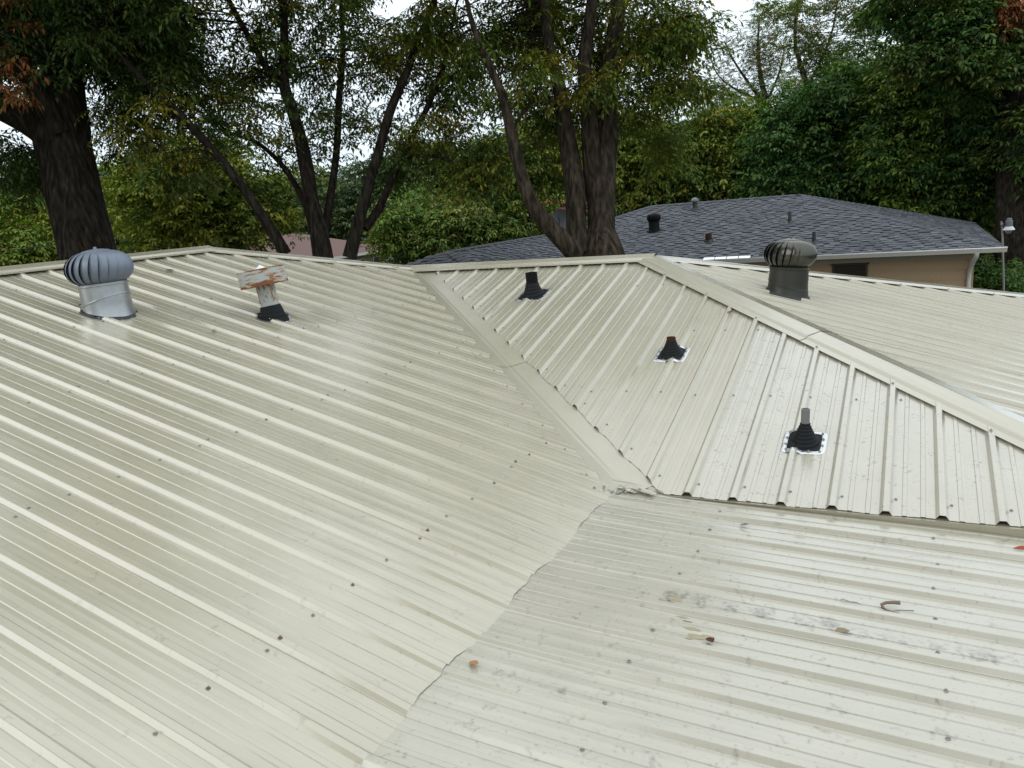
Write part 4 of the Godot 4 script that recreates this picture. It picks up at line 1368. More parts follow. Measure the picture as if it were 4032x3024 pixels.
	tree("broad_tree", "dark green tree behind the shingled roof's far hip", [[[3650, 860, 30, 80], [3640, 650, 30, 60], [3660, 400, 30, 26]]], mats.bark_b, [[3640, 620, 220, 190, 29.5, 2.2, 120, 12, 1.0], [3700, 760, 220, 90, 28.5, 1.5, 60, 12, 0.8], [3600, 330, 190, 140, 30, 2.0, 60, 11, 1.0], [3850, 560, 150, 260, 29, 2.0, 70, 12, 0.9], [3890, 900, 80, 110, 29.5, 1.2, 44, 12, 0.7]], 1, deep + mid, 603, 1.3, "trees behind the shingled house", 0.04, 50)
	tree("poplar_tree", "thin half-bare tree with russet twigs rising into the open sky", [[[3010, 620, 46, 30], [3030, 450, 46, 25], [3000, 330, 46, 19], [2985, 200, 46, 13], [2990, 70, 46, 6]], [[3020, 420, 46, 15], [2950, 330, 46, 12], [2890, 240, 46, 8], [2850, 160, 46, 4]], [[3015, 400, 46, 13], [2930, 370, 46, 10], [2840, 310, 46, 6], [2800, 240, 46, 4]], [[3030, 380, 46, 11], [3070, 280, 46, 8], [3090, 180, 46, 4]], [[2960, 440, 46, 12], [2900, 380, 46, 9], [2830, 370, 46, 4]]], mats.bark_pale, [[2920, 260, 125, 160, 46, 1.5, 90, 6, 0.9], [3000, 170, 65, 150, 46, 1.2, 44, 8, 0.8], [2900, 400, 130, 70, 46, 1.2, 46, 8, 0.8], [3050, 340, 90, 120, 46, 1.2, 46, 8, 0.8]], 1, [Color(0.12, 0.14, 0.06), Color(0.16, 0.12, 0.07), Color(0.10, 0.13, 0.05), Color(0.14, 0.16, 0.08)], 604, 0.75, "", 0.035, 110, 0.8)
	tree("poplar_tree", "tall open-crowned tree right of the half-bare one", [[[3210, 620, 42, 30], [3200, 420, 42, 27], [3160, 280, 42, 20], [3130, 150, 42, 14], [3150, -50, 42, 8]], [[3180, 340, 42, 14], [3250, 200, 42, 11], [3290, 60, 42, 6], [3300, -80, 42, 4]]], mats.bark_pale, [[3170, 150, 90, 150, 42, 1.5, 34, 9, 0.9], [3300, 130, 120, 160, 42, 1.5, 44, 10, 0.9], [3240, 350, 140, 90, 42, 1.5, 36, 10, 0.9], [3090, 40, 90, 40, 40, 1.2, 14, 9, 0.8], [3250, -160, 180, 120, 42, 2, 30, 10, 1.0]], 1, mid + [Color(0.11, 0.12, 0.05), Color(0.16, 0.12, 0.06)], 605, 1.0, "", 0.035, 90, 0.95)
	# dark tree at the right edge
	d = 25.0
	t = tree("oak_tree", "dark broad trunk at the right edge beyond the yard lamp", [
		[[4020, 1100, d, 190], [4010, 800, d, 165], [4005, 500, d, 150], [3985, 250, d, 120], [3960, 50, d, 100], [3950, -250, d, 70], [3940, -600, d, 30]],
		[[3985, 160, d, 56], [3850, 20, d - 0.3, 44], [3760, 20, d - 0.6, 34], [3660, 60, d - 0.8, 22], [3590, 110, d - 1, 9]],
		[[4000, 420, d, 60], [4150, 200, d - 0.6, 46], [4300, -50, d - 1, 26]]],
		mats.bark_b, [
		[3850, 170, 200, 190, d - 0.3, 1.8, 76, 12, 0.8], [3650, 160, 160, 130, d - 0.4, 1.5, 36, 11, 0.7], [3920, 460, 110, 230, d + 1.2, 1.0, 44, 12, 0.8], [3560, 50, 120, 70, d, 1.2, 18, 10, 0.7], [4150, 400, 160, 400, d, 1.6, 60, 12, 0.8],
		[3800, -180, 400, 150, d, 2.5, 60, 12, 0.9]], 1, deep + dark, 701, 1.15, "", 0.04, 90)
	crown(t, [[3990, 60, 70, 60, d - 2.2, 0.3, 8, 4, 0.3], [4010, 20, 40, 40, d - 2.2, 0.3, 4, 4, 0.3]], sprays[3], rust, 702, 1.2)
	# undergrowth at the right below the gutter's end
	var ug := thing("hedge", "low green undergrowth behind the lamp post", "shrub", at(3900, 1090, 25))
	crown(ug, [[3900, 1110, 110, 60, 25.5, 1.2, 50, 12, 0.5], [4010, 1120, 60, 50, 23.5, 0.8, 18, 11, 0.45], [3880, 1010, 60, 50, 27, 0.8, 12, 10, 0.5]], sprays[1], [Color(0.06, 0.11, 0.03), Color(0.045, 0.085, 0.028), Color(0.08, 0.13, 0.035)], 703, 0.8)

# ------------------------------------------------------------------ the neighbours
const NE := 19.98
const NZ := -1.7
const NM := 0.2886
var neighbour: Node3D

func shingle_plane(o: Vector3, ex: Vector3, ey: Vector3, n: Vector3, width: float, height: float, inside: Callable, seed_: int, single: int) -> void:
	# courses along ex climbing along ey; teeth laid on the courses
	var r := RandomNumberGenerator.new()
	r.seed = seed_
	var ex_step := 0.142
	var nc := int(height / ex_step)
	var strips := MB.new()
	var teeth := MB.new()
	var variants := []
	for k in 6:
		var b := MB.new()
		var g := 0.088 + 0.013 * k
		var col := Color(g * 0.95, g, g * 1.12)
		# unit tooth: x 0..1, y 0..1 (up the slope), z height; an open underside
		b.face([Vector3(0, 0, 1), Vector3(1, 0, 1), Vector3(0.97, 1, 0.25), Vector3(0.03, 1, 0.25)], Vector3(0, 0, 1), col)
		b.face([Vector3(0, 0, 1), Vector3(1, 0, 1), Vector3(1, 0, 0.62), Vector3(0, 0, 0.62)], Vector3(0, -1, 0), col)
		b.face([Vector3(0, 0, 1), Vector3(0.03, 1, 0.25), Vector3(0.03, 1, 0), Vector3(0, 0, 0.62)], Vector3(-1, 0, 0), col)
		b.face([Vector3(1, 0, 1), Vector3(0.97, 1, 0.25), Vector3(0.97, 1, 0), Vector3(1, 0, 0.62)], Vector3(1, 0, 0), col)
		variants.push_back(b.mesh())
	var put := 0
	for c in nc:
		var y := c * ex_step
		# the course itself in pieces, each its own tone
		var x := -r.randf() * 0.5
		while x < width:
			var w := r.randf_range(0.7, 1.0)
			var x0 := maxf(x, 0.0)
			var x1 := minf(x + w, width)
			# clip to the outline at mid height
			var seg := maxi(1, ceili((x1 - x0) / 0.12))
			var g := r.randf_range(0.110, 0.138)
			for q in seg:
				var xa := lerpf(x0, x1, float(q) / seg)
				var xb := lerpf(x0, x1, float(q + 1) / seg)
				if inside.call((xa + xb) * 0.5, y + ex_step * 0.5):
					var col := Color(g * 0.95, g, g * 1.12)
					strips.face([o + ex * xa + ey * y + n * 0.010, o + ex * xb + ey * y + n * 0.010, o + ex * xb + ey * (y + ex_step + 0.01) + n * 0.001, o + ex * xa + ey * (y + ex_step + 0.01) + n * 0.001], n, col)
					strips.face([o + ex * xa + ey * y + n * 0.010, o + ex * xb + ey * y + n * 0.010, o + ex * xb + ey * y + n * 0.004, o + ex * xa + ey * y + n * 0.004], -ey, col)
			x += w
		x = r.randf_range(-0.2, 0.1)
		while x < width:
			var w := r.randf_range(0.12, 0.30)
			if x > 0.0 and inside.call(x, y + 0.07) and inside.call(x + w, y + 0.07) and inside.call(x + w * 0.5, y + 0.13):
				var bs := Basis(ex * w, ey * 0.155, n * 0.017)
				var p := o + ex * x + ey * (y - 0.006) + n * 0.009
				var vi := r.randi() % 6
				if put < single and in_view(p):
					var mi := MeshInstance3D.new()
					mi.name = "shingle"
					mi.mesh = variants[vi]
					mi.material_override = mats.tint
					neighbour.add_child(mi, true)
					mi.transform = Transform3D(bs, p - neighbour.position)
					put += 1
				else:
					var g := 0.088 + 0.013 * vi
					var col := Color(g * 0.95, g, g * 1.12)
					var t := Transform3D(bs, p)
					teeth.face([t * Vector3(0, 0, 1), t * Vector3(1, 0, 1), t * Vector3(0.97, 1, 0.25), t * Vector3(0.03, 1, 0.25)], n, col)
					teeth.face([t * Vector3(0, 0, 1), t * Vector3(1, 0, 1), t * Vector3(1, 0, 0.62), t * Vector3(0, 0, 0.62)], -ey, col)
					teeth.face([t * Vector3(0, 0, 1), t * Vector3(0.03, 1, 0.25), t * Vector3(0.03, 1, 0), t * Vector3(0, 0, 0.62)], -ex, col)
					teeth.face([t * Vector3(1, 0, 1), t * Vector3(0.97, 1, 0.25), t * Vector3(0.97, 1, 0), t * Vector3(1, 0, 0.62)], ex, col)
			x += w + r.randf_range(0.10, 0.26)
	var a := part("shingle_courses", strips, mats.tint, neighbour)
	a.set_meta("kind", "stuff")
	if teeth.v.size() > 0:
		var q := part("shingles", teeth, mats.tint, neighbour)
		q.set_meta("kind", "stuff")

func hip_shingles(p: Vector3, q: Vector3) -> void:
	# overlapping bent cap shingles along a hip or ridge
	var d := (q - p).normalized()
	var side := d.cross(Vector3.UP).normalized()
	var ln := p.distance_to(q)
	var k := 0
	while k * 0.2 < ln - 0.1:
		var b := MB.new()
		var g := 0.112 + 0.025 * absf(fnl.get_noise_1d(k * 91.0))
		var col := Color(g * 0.95, g, g * 1.12)
		var c := q - d * (k * 0.2)
		var e := c - d * 0.27
		var h0 := Vector3.UP * 0.030
		var h1 := Vector3.UP * 0.014
		for s in [-1.0, 1.0]:
			b.face([c + h0, c + side * s * 0.13 + h0 - Vector3.UP * 0.032, e + side * s * 0.13 + h1 - Vector3.UP * 0.032, e + h1], Vector3.UP, col)
			b.face([c + h0, c + side * s * 0.13 + h0 - Vector3.UP * 0.032, c + side * s * 0.13 - Vector3.UP * 0.032, c], d, col)
		part("cap_shingle", b, mats.tint, neighbour)
		k += 1

func build_neighbour() -> void:
	neighbour = thing("shingle_roof_house", "tan house with a dark grey shingled hip roof and white gutter", "house", uvz(24, -3, -G))
	var h := 4.69
	var rz := NZ + NM * h
	var sl := sqrt(1.0 + NM * NM)
	var vr := 1.81
	var vl := -12.1
	var rv0 := vr - h            # ridge right end
	var rv1 := -7.32             # ridge left end
	var wr := -9.2               # wing ridge v
	var wh := 2.9                # wing half width
	var wz := NZ + NM * wh
	var wu := 15.3               # near end of the wing's ridge
	var we := 12.95              # near eave of the wing
	# front slope
	var up := dirz(1, 0, NM).normalized()
	var n := dirz(-NM, 0, 1).normalized()
	var left := -12.2
	shingle_plane(uvz(NE, left, NZ), dirz(0, 1, 0), up, n, vr - left, h * sl, func(x, y):
		var v: float = left + x
		var r: float = y / sl
		return v < vr - r and (v > -6.3 - r if r < wh else v > wr + (r - wh) * 1.0 + 0.1) and v > rv1 - (h - r), 11, 300)
	# right hip end
	shingle_plane(uvz(NE, vr, NZ), dirz(1, 0, 0), dirz(0, -1, NM).normalized(), dirz(0, NM, 1).normalized(), 2 * h, h * sl, func(x, y): return x > y / sl and x < 2 * h - y / sl, 12, 0)
	# wing's right slope
	shingle_plane(uvz(we, wr + wh, NZ), dirz(1, 0, 0), dirz(0, -1, NM).normalized(), dirz(0, NM, 1).normalized(), 12.0, wh * sl, func(x, y):
		var r: float = y / sl
		return x > r * (wu - we) / wh and we + x < NE + r, 13, 0)
	# wing's near end
	var ne_up := dirz(wu - we, 0, NM * wh).normalized()
	shingle_plane(uvz(we, wr - wh, NZ), dirz(0, 1, 0), ne_up, dirz(-NM * wh, 0, wu - we).normalized(), 2 * wh, Vector2(wu - we, NM * wh).length(), func(x, y): return x > y * 1.1 and x < 2 * wh - y * 1.1, 14, 0)
	# hidden slopes as plain boards
	var bk := MB.new()
	var col := Color(0.13, 0.14, 0.155)
	bk.face([uvz(NE + 2 * h, vr, NZ), uvz(NE + 2 * h, vl, NZ), uvz(NE + h, rv1, rz), uvz(NE + h, rv0, rz)], Vector3.UP, col)
	bk.face([uvz(NE + 2 * h, vl, NZ), uvz(we, vl, NZ), uvz(wu, wr, wz), uvz(NE + wh, wr, wz), uvz(NE + h, rv1, rz)], Vector3.UP, col)
	part("back_slope", bk, mats.tint, neighbour)
	hip_shingles(uvz(NE + h, rv0, rz), uvz(NE, vr, NZ))
	hip_shingles(uvz(NE + h, rv1, rz), uvz(NE + h, rv0, rz))
	hip_shingles(uvz(NE + h, rv0, rz), uvz(NE + 2 * h, vr, NZ))
	hip_shingles(uvz(NE + h, rv1, rz), uvz(NE + wh, wr, wz))
	hip_shingles(uvz(NE + wh, wr, wz), uvz(wu, wr, wz))
	hip_shingles(uvz(wu, wr, wz), uvz(we, wr + wh, NZ))
	# gutter on the front and its bright lip
	var gt := MB.new()
	var prof := [[0.0, 0.0], [0.0, -0.10], [-0.07, -0.10], [-0.085, -0.05], [-0.115, -0.012], [-0.115, 0.0]]
	for k in prof.size() - 1:
		gt.quad(uvz(NE + prof[k][0], -6.2, NZ - 0.005 + prof[k][1]), uvz(NE + prof[k][0], vr + 0.06, NZ - 0.005 + prof[k][1]), uvz(NE + prof[k + 1][0], vr + 0.06, NZ - 0.005 + prof[k + 1][1]), uvz(NE + prof[k + 1][0], -6.2, NZ - 0.005 + prof[k + 1][1]), dirz(-1, 0, 0.2).normalized())
	var ends := []
	for e in prof:
		ends.push_back(uvz(NE + e[0], vr + 0.06, NZ - 0.005 + e[1]))
	gt.face(ends, dirz(0, 1, 0))
	var g := part("gutter", gt, mats.gutter, neighbour)
	var lip := MB.new()
	for k in 24:
		var v0 := lerpf(-6.2, vr + 0.06, k / 24.0)
		var v1 := lerpf(-6.2, vr + 0.06, (k + 1) / 24.0)
		var z0 := 0.006 * fnl.get_noise_1d(k * 40.0)
		var z1 := 0.006 * fnl.get_noise_1d((k + 1) * 40.0)
		lip.face([uvz(NE - 0.118, v0, NZ + z0 - 0.012), uvz(NE - 0.118, v1, NZ + z1 - 0.012), uvz(NE - 0.112, v1, NZ + z1 + 0.006), uvz(NE - 0.112, v0, NZ + z0 + 0.006)], dirz(-1, 0, 0))
		lip.face([uvz(NE - 0.112, v0, NZ + z0 + 0.006), uvz(NE - 0.112, v1, NZ + z1 + 0.006), uvz(NE - 0.06, v1, NZ + z1 + 0.009), uvz(NE - 0.06, v0, NZ + z0 + 0.009)], Vector3.UP)
	part("gutter_lip", lip, mats.gutter_lip, neighbour)
	# a pale strip of drip edge lifted over the gutter
	var dp := MB.new()
	for k in 4:
		dp.face([uvz(NE - 0.11, -4.62 + k * 0.29, NZ + 0.012), uvz(NE - 0.11, -4.35 + k * 0.29, NZ + 0.012), uvz(NE + 0.03, -4.35 + k * 0.29, NZ + 0.055), uvz(NE + 0.03, -4.62 + k * 0.29, NZ + 0.055)], Vector3.UP)
	part("gutter_guard", dp, mats.gutter_lip, neighbour)
	# soffit, frieze and walls
	var wu0 := NE + 0.48
	var fr := MB.new()
	fr.quad(uvz(NE + 0.004, -6.2, NZ - 0.11), uvz(NE + 0.004, vr - 0.03, NZ - 0.11), uvz(wu0, vr - 0.5, NZ - 0.135), uvz(wu0, -6.2, NZ - 0.135), Vector3.DOWN)
	part("soffit", fr, mats.fascia, neighbour)
	var fb := MB.new()
	fb.box(uvz(wu0 - 0.012, (-6.2 + vr - 0.5) * 0.5, NZ - 0.20), dirz(0, (vr - 0.5 + 6.2) * 0.5, 0), Vector3(0, 0.07, 0), dirz(0.012, 0, 0))
	part("frieze_board", fb, mats.fascia, neighbour)
	var zt := NZ - 0.135
	# lap siding, board by board on the seen wall
	var v_a := -6.0
	var v_b := vr - 0.56
	for k in 9:
		var z1 := zt - 0.13 - k * 0.235
		var z0 := z1 - 0.235
		for sgm in [[v_a, -1.66], [-0.86, v_b]] if (k < 4) else [[v_a, v_b]]:
			var b := MB.new()
			b.face([uvz(wu0 + 0.01, sgm[0], z1), uvz(wu0 + 0.01, sgm[1], z1), uvz(wu0 - 0.008, sgm[1], z0), uvz(wu0 - 0.008, sgm[0], z0)], dirz(-1, 0, 0.05))
			b.face([uvz(wu0 - 0.008, sgm[0], z0), uvz(wu0 - 0.008, sgm[1], z0), uvz(wu0 + 0.01, sgm[1], z0), uvz(wu0 + 0.01, sgm[0], z0)], Vector3.DOWN)
			part("siding_board", b, mats.siding, neighbour)
	var wb := MB.new()
	wb.box(uvz((wu0 + NE + 2 * h - 0.5) * 0.5 + 0.02, (vl + 0.5 + v_b) * 0.5, (zt - G) * 0.5), dirz((NE + 2 * h - 0.5 - wu0) * 0.5, 0, 0), Vector3(0, (zt + G) * 0.5, 0), dirz(0, (v_b - vl - 0.5) * 0.5, 0))
	part("wall", wb, mats.siding, neighbour)
	var ww := MB.new()
	ww.box(uvz((we + 0.5 + wu0) * 0.5, wr, (zt - G) * 0.5), dirz((wu0 - we - 0.5) * 0.5, 0, 0), Vector3(0, (zt + G) * 0.5, 0), dirz(0, wh - 0.5, 0))
	part("wall", ww, mats.siding, neighbour)
	var cb := MB.new()
	cb.box(uvz(wu0 - 0.012, v_b + 0.005, (zt - 0.1 - G) * 0.5), dirz(0.014, 0, 0), Vector3(0, (zt - 0.1 + G) * 0.5, 0), dirz(0, 0.045, 0))
	part("corner_board", cb, mats.siding, neighbour)
	# window
	var wf := MB.new()
	for e in [[-1.64, -1.60], [-0.92, -0.88]]:
		wf.box(uvz(wu0 - 0.01, (e[0] + e[1]) * 0.5, zt - 0.60), dirz(0, (e[1] - e[0]) * 0.5, 0), Vector3(0, 0.47, 0), dirz(0.03, 0, 0))
	for z in [-0.15, -1.05]:
		wf.box(uvz(wu0 - 0.008, -1.26, zt + z), dirz(0, 0.42, 0), Vector3(0, 0.022, 0), dirz(0.033, 0, 0))
	wf.box(uvz(wu0 - 0.006, -1.26, zt - 0.60), dirz(0, 0.34, 0), Vector3(0, 0.015, 0), dirz(0.02, 0, 0))
	var wn := part("window", wf, mats.fence, neighbour)
	var gl := MB.new()
	gl.face([uvz(wu0 + 0.012, -1.60, zt - 1.03), uvz(wu0 + 0.012, -0.92, zt - 1.03), uvz(wu0 + 0.012, -0.92, zt - 0.17), uvz(wu0 + 0.012, -1.60, zt - 0.17)], dirz(-1, 0, 0))
	part("pane", gl, mats.dark_glass, wn)
	# downspout
	var ds := MB.new()
	var dv := vr - 0.50
	var dpth := [uvz(NE - 0.055, dv, NZ - 0.10), uvz(NE - 0.05, dv, NZ - 0.17), uvz(NE + 0.12, dv - 0.05, NZ - 0.32), uvz(wu0 - 0.08, dv - 0.09, NZ - 0.52), uvz(wu0 - 0.075, dv - 0.10, NZ - 0.75), uvz(wu0 - 0.075, dv - 0.10, -G + 0.1)]
	ds.tube(dpth, [0.052, 0.050, 0.046, 0.044, 0.044, 0.044], 10)
	part("downspout", ds, mats.white_trim, neighbour)
	# roof furniture on the shingles, each its own thing
	var zf := func(u): return NZ + NM * (u - NE)
	var p := uvz(22.34, -6.56, zf.call(22.34))
	var t := thing("shingle_roof_vent", "squat black wind vent on the dark shingles", "roof vent", p)
	var b := MB.new()
	b.lathe(p, [[0.21, 0.0], [0.155, 0.03], [0.15, 0.26], [0.13, 0.28]], 24, up_axis(-0.02))
	part("collar", b, mats.black_pipe, t)
	for k in 16:
		var vb := MB.new()
		var vr2 := []
		for j in 7:
			var be := deg_to_rad(lerpf(78.0, -60.0, j / 6.0))
			var row := []
			for s in 3:
				var f := TAU * (k + s * 0.6) / 16.0
				var rr := 0.20 * pow(cos(be), 0.5) * (1.0 - 0.05 * s)
				row.push_back(p + Vector3(cos(f) * rr, 0.37 + 0.12 * sin(be), sin(f) * rr))
			vr2.push_back(row)
		vb.grid(vr2, false, p + Vector3(0, 0.37, 0))
		part("vane", vb, mats.black_pipe, t)
	b = MB.new()
	b.lathe(p, [[0.09, 0.485], [0.06, 0.50], [0.0, 0.505]], 16)
	part("top_cap", b, mats.black_pipe, t)
	p = uvz(23.99, -5.77, zf.call(23.99))
	t = thing("shingle_roof_vent", "grey flue with a domed cap at the shingled ridge", "roof vent", p)
	b = MB.new()
	b.lathe(p, [[0.12, 0.0], [0.09, 0.04], [0.07, 0.08], [0.07, 0.25]], 16)
	part("flue_pipe", b, mats.bronze_dull, t)
	b = MB.new()
	b.lathe(p, [[0.07, 0.22], [0.12, 0.235], [0.125, 0.28], [0.09, 0.33], [0.04, 0.355], [0.0, 0.36]], 16)
	part("cap", b, mats.lamp_grey, t)
	for e in [[22.32, -2.86, 0.045, 0.30, "thin vent pipe with pale flashing high on the shingles", mats.dish], [21.24, -4.77, 0.085, 0.22, "short dark stub pipe low on the shingles", mats.rust_pipe], [20.80, -2.10, 0.045, 0.26, "thin dark vent pipe just above the gutter beside the bronze turbine", mats.dish]]:
		p = uvz(e[0], e[1], zf.call(e[0]))
		t = thing("shingle_vent_pipe", e[4], "vent pipe", p)
		b = MB.new()
		b.lathe(p, [[e[2], -0.02], [e[2], e[3]], [e[2] * 0.7, e[3]]], 12, Basis.IDENTITY, true)
		part("pipe", b, e[5], t)
		b = MB.new()
		var ax := Basis(dirz(0, 1, 0), dirz(-NM, 0, 1).normalized(), dirz(-1, 0, -NM).normalized())
		b.lathe(p, [[0.15, 0.010], [0.12, 0.020], [e[2] * 1.5, 0.03], [e[2] * 1.1, 0.08]], 14, ax)
		part("flashing", b, mats.bronze_dull, t)
	# satellite dish
	p = at(2208, 868, 24.6)
	t = thing("satellite_dish", "dark oval satellite dish tilted beside the stout trunk", "satellite dish", p)
	var look := (Vector3(0, G, 0) - p).normalized() + Vector3(0.35, 0.35, 0.0) + cam_r * -0.5
	look = look.normalized()
	var dx := look.cross(Vector3.UP).normalized()
	var dyv := dx.cross(look)
	var rows := []
	for r in 7:
		var row := []
		for q in 29:
			var f := TAU * (q % 28) / 28.0
			var rr := 0.34 * r / 6.0 + 0.001
			row.push_back(p + dx * cos(f) * rr + dyv * sin(f) * rr * 1.08 - look * (0.09 * (1.0 - pow(r / 6.0, 2.0))))
		rows.push_back(row)
	b = MB.new()
	b.grid(rows, false, p - look * 5.0)
	part("reflector", b, mats.dish, t)
	var foot2 := uvz(23.3, -8.7, NZ + NM * 3.3)
	b = MB.new()
	b.tube([p - look * 0.09, p - look * 0.25 + Vector3(0, -0.05, 0), Vector3(p.x - look.x * 0.3, zf.call(minf(-p.z, 24.0)) + G + 0.2, p.z - look.z * 0.3), Vector3(p.x - look.x * 0.3, G - 1.05, p.z - look.z * 0.3)], [0.03, 0.03, 0.03, 0.03], 8)
	part("mast", b, mats.dish, t)
	b = MB.new()
	b.tube([p - dyv * 0.30, p - dyv * 0.16 + look * 0.30, p + look * 0.36], [0.014, 0.014, 0.03], 6)
	part("feed_arm", b, mats.dish, t)

func build_far_things() -> void:
	# red-brown roofed house past the street
	var t := thing("red_roof_house", "small tan house with a red-brown roof seen between dark stems", "house", uvz(31, -27, -G))
	var zr := -1.6
	var b := MB.new()
	b.face([uvz(27.0, -23.7, zr), uvz(34.2, -23.75, zr), uvz(32.2, -28.4, -0.45), uvz(27.5, -28.4, -0.45)], Vector3.UP)
	b.face([uvz(34.2, -23.75, zr), uvz(34.2, -33.0, zr), uvz(32.2, -28.4, -0.45)], Vector3.UP)
	b.face([uvz(27.0, -33.0, zr), uvz(34.2, -33.0, zr), uvz(32.2, -28.4, -0.45), uvz(27.5, -28.4, -0.45)], Vector3.UP)
	b.face([uvz(27.0, -23.7, zr), uvz(27.0, -33.0, zr), uvz(27.5, -28.4, -0.45)], Vector3.UP)
	part("roof", b, mats.red_roof, t)
	b = MB.new()
	b.box(uvz(30.6, -23.72, zr - 0.06), dirz(3.6, 0, 0), Vector3(0, 0.06, 0), dirz(0, 0.03, 0))
	part("fascia", b, mats.white_trim, t)
	b = MB.new()
	b.box(uvz(30.6, -28.4, (zr - 0.1 - G) * 0.5), dirz(3.2, 0, 0), Vector3(0, (G + zr - 0.1) * 0.5, 0), dirz(0, 4.2, 0))
	part("wall", b, mats.tan_wall, t)
	for e in [[31.5, 0.5], [33.0, 0.35]]:
		b = MB.new()
		b.box(uvz(e[0], -24.18, zr - 0.75), dirz(e[1], 0, 0), Vector3(0, 0.45, 0), dirz(0, 0.03, 0))
		var w := part("window", b, mats.white_trim, t)
		b = MB.new()
		b.box(uvz(e[0], -24.15, zr - 0.75), dirz(e[1] - 0.06, 0, 0), Vector3(0, 0.39, 0), dirz(0, 0.012, 0))
		part("pane", b, mats.dark_glass, w)
	# pale house glimpsed through leaves at the right
	var pc := at(3690, 850, 37)
	t = thing("pale_house", "white walled building glimpsed through leaves past the shingled hip", "house", Vector3(pc.x, 0, pc.z))
	b = MB.new()
	b.box(Vector3(pc.x, 1.75, pc.z), Vector3(1.3, 0, 0.0), Vector3(0, 1.75, 0), Vector3(0, 0, 2.0))
	part("wall", b, mats.pale_wall, t)
	b = MB.new()
	b.face([Vector3(pc.x - 1.5, 3.48, pc.z + 2.3), Vector3(pc.x + 1.5, 3.48, pc.z + 2.3), Vector3(pc.x + 1.5, 3.98, pc.z), Vector3(pc.x - 1.5, 3.98, pc.z)], Vector3.UP, Color(0.3, 0.3, 0.3))
	b.face([Vector3(pc.x - 1.5, 3.48, pc.z - 2.3), Vector3(pc.x + 1.5, 3.48, pc.z - 2.3), Vector3(pc.x + 1.5, 3.98, pc.z), Vector3(pc.x - 1.5, 3.98, pc.z)], Vector3.UP, Color(0.3, 0.3, 0.3))
	part("roof", b, mats.pale_wall, t)
	# yard lamp on a pole
	var lp := at(3952, 1130, 20.5)
	var base := Vector3(lp.x, 0, lp.z)
	var head := at(3968, 868, 20.5)
	t = thing("yard_lamp", "grey yard lamp with a white bell skirt on a thin pole", "lamp post", base)
	b = MB.new()
	b.tube([base, Vector3(base.x, lp.y, base.z), at(3946, 900, 20.5), at(3942, 872, 20.5)], [0.035, 0.03, 0.027, 0.025], 10)
	part("pole", b, mats.post, t)
	b = MB.new()
	b.tube([at(3942, 885, 20.5), at(3955, 884, 20.4)], [0.03, 0.045], 8)
	part("arm", b, mats.post, t)
	var hd := at(3972, 900, 20.4)
	b = MB.new()
	b.lathe(hd, [[0.085, 0.05], [0.085, 0.20], [0.06, 0.215], [0.06, 0.25], [0.05, 0.27], [0.0, 0.272]], 18, Basis.IDENTITY, true)
	part("housing", b, mats.lamp_grey, t)
	b = MB.new()
	b.lathe(hd, [[0.09, 0.055], [0.115, 0.02], [0.145, -0.03], [0.142, -0.035]], 22)
	part("skirt", b, mats.lamp_skirt, t)
	b = MB.new()
	b.lathe(hd, [[0.075, 0.0], [0.085, -0.06], [0.06, -0.12], [0.0, -0.135]], 16)
	part("globe", b, mats.lamp_glass, t)
	# board fence in the shade behind the lamp
	var f0 := at(3828, 1040, 26)
	t = thing("board_fence", "dark weathered board fence behind the yard lamp", "fence", Vector3(f0.x, 0, f0.z))
	for k in 26:
		b = MB.new()
		b.box(Vector3(f0.x - 1.0 + k * 0.16, 0.92 + 0.01 * sin(k * 3.0), f0.z - 0.4), Vector3(0.07, 0, 0), Vector3(0, 0.92, 0), Vector3(0, 0, 0.01))
		part("board", b, mats.fence, t)
	b = MB.new()
	b.box(Vector3(f0.x + 1.0, 1.5, f0.z - 0.36), Vector3(2.05, 0, 0), Vector3(0, 0.04, 0), Vector3(0, 0, 0.02))
	part("rail", b, mats.fence, t)
	# overhead wires
	for e in [[at(-400, 985, 25.5), at(430, 925, 24.5), 0.011, "black overhead wire passing behind the oak trunk"], [at(380, 812, 48), at(2000, 815, 52), 0.012, "thin overhead wire crossing behind the many stems"], [at(300, 865, 46), at(1700, 870, 50), 0.012, "lower thin overhead wire behind the many stems"]]:
		b = MB.new()
		var pts := []
		var rad := []
		for q in 13:
			var w := q / 12.0
			pts.push_back(e[0].lerp(e[1], w) - Vector3.UP * 0.25 * sin(w * PI))
			rad.push_back(e[2])
		b.tube(pts, rad, 6)
		solo("overhead_wire", b, mats.wire, e[3], "wire", "overhead wires along the street")
	# ground
	var gp := MB.new()
	gp.quad(Vector3(-260, 0, -260), Vector3(260, 0, -260), Vector3(260, 0, 260), Vector3(-260, 0, 260), Vector3.UP)
	var g := MeshInstance3D.new()
	g.name = "ground"
	g.mesh = gp.mesh()
	g.material_override = mats.ground
	g.set_meta("kind", "structure")
	g.set_meta("label", "grassy ground around the houses")
	add_child(g)

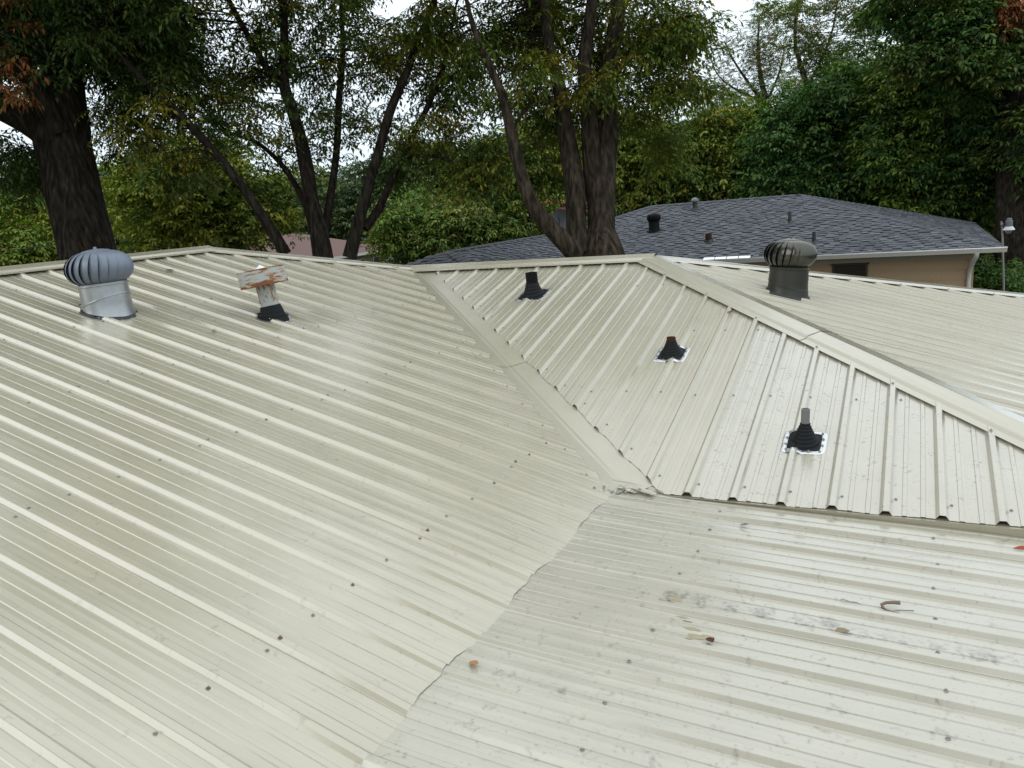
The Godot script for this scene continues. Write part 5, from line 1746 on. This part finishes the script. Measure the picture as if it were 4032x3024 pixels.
func _ready() -> void:
	rng.seed = 7
	fnl.seed = 5
	fnl.frequency = 0.01
	fnl.fractal_octaves = 3
	# camera from the fitted view
	fw = dirz(cos(TH), -sin(TH), 0)
	var rt := dirz(sin(TH), cos(TH), 0)
	cam_f = fw * cos(PITCH) - Vector3.UP * sin(PITCH)
	var u1 := Vector3.UP * cos(PITCH) + fw * sin(PITCH)
	cam_r = rt * cos(ROLL) + u1 * sin(ROLL)
	cam_u = u1 * cos(ROLL) - rt * sin(ROLL)
	var cam := Camera3D.new()
	cam.name = "camera"
	cam.fov = rad_to_deg(2.0 * atan(1512.0 / FOCAL))
	cam.far = 600.0
	cam.near = 0.05
	cam.transform = Transform3D(Basis(cam_r, cam_u, -cam_f), Vector3(0, G, 0))
	add_child(cam)
	cam.current = true
	# overcast sky
	var sky := ProceduralSkyMaterial.new()
	sky.sky_top_color = Color(0.955, 0.98, 1.0)
	sky.sky_horizon_color = Color(0.735, 0.785, 0.815)
	sky.sky_curve = 0.45
	sky.ground_horizon_color = Color(0.30, 0.32, 0.28)
	sky.ground_bottom_color = Color(0.15, 0.16, 0.12)
	sky.sun_angle_max = 1.0
	sky.sky_energy_multiplier = 1.14
	var env := Environment.new()
	env.background_mode = Environment.BG_SKY
	env.sky = Sky.new()
	env.sky.sky_material = sky
	env.tonemap_mode = Environment.TONE_MAPPER_LINEAR
	env.tonemap_exposure = 1.32
	env.sdfgi_enabled = true
	env.ssao_enabled = true
	env.ssil_enabled = true
	var we := WorldEnvironment.new()
	we.name = "environment"
	we.environment = env
	add_child(we)
	var sun := DirectionalLight3D.new()
	sun.name = "sun"
	sun.light_energy = 0.25
	sun.light_angular_distance = 40.0
	sun.light_color = Color(0.985, 1.0, 1.0)
	sun.shadow_enabled = true
	add_child(sun)
	sun.look_at_from_position(Vector3.ZERO, dirz(0.66, 0.54, -0.52), Vector3.UP)
	make_materials()
	build_house()
	build_vents()
	build_neighbour()
	build_far_things()
	build_trees()
	leaf_litter()
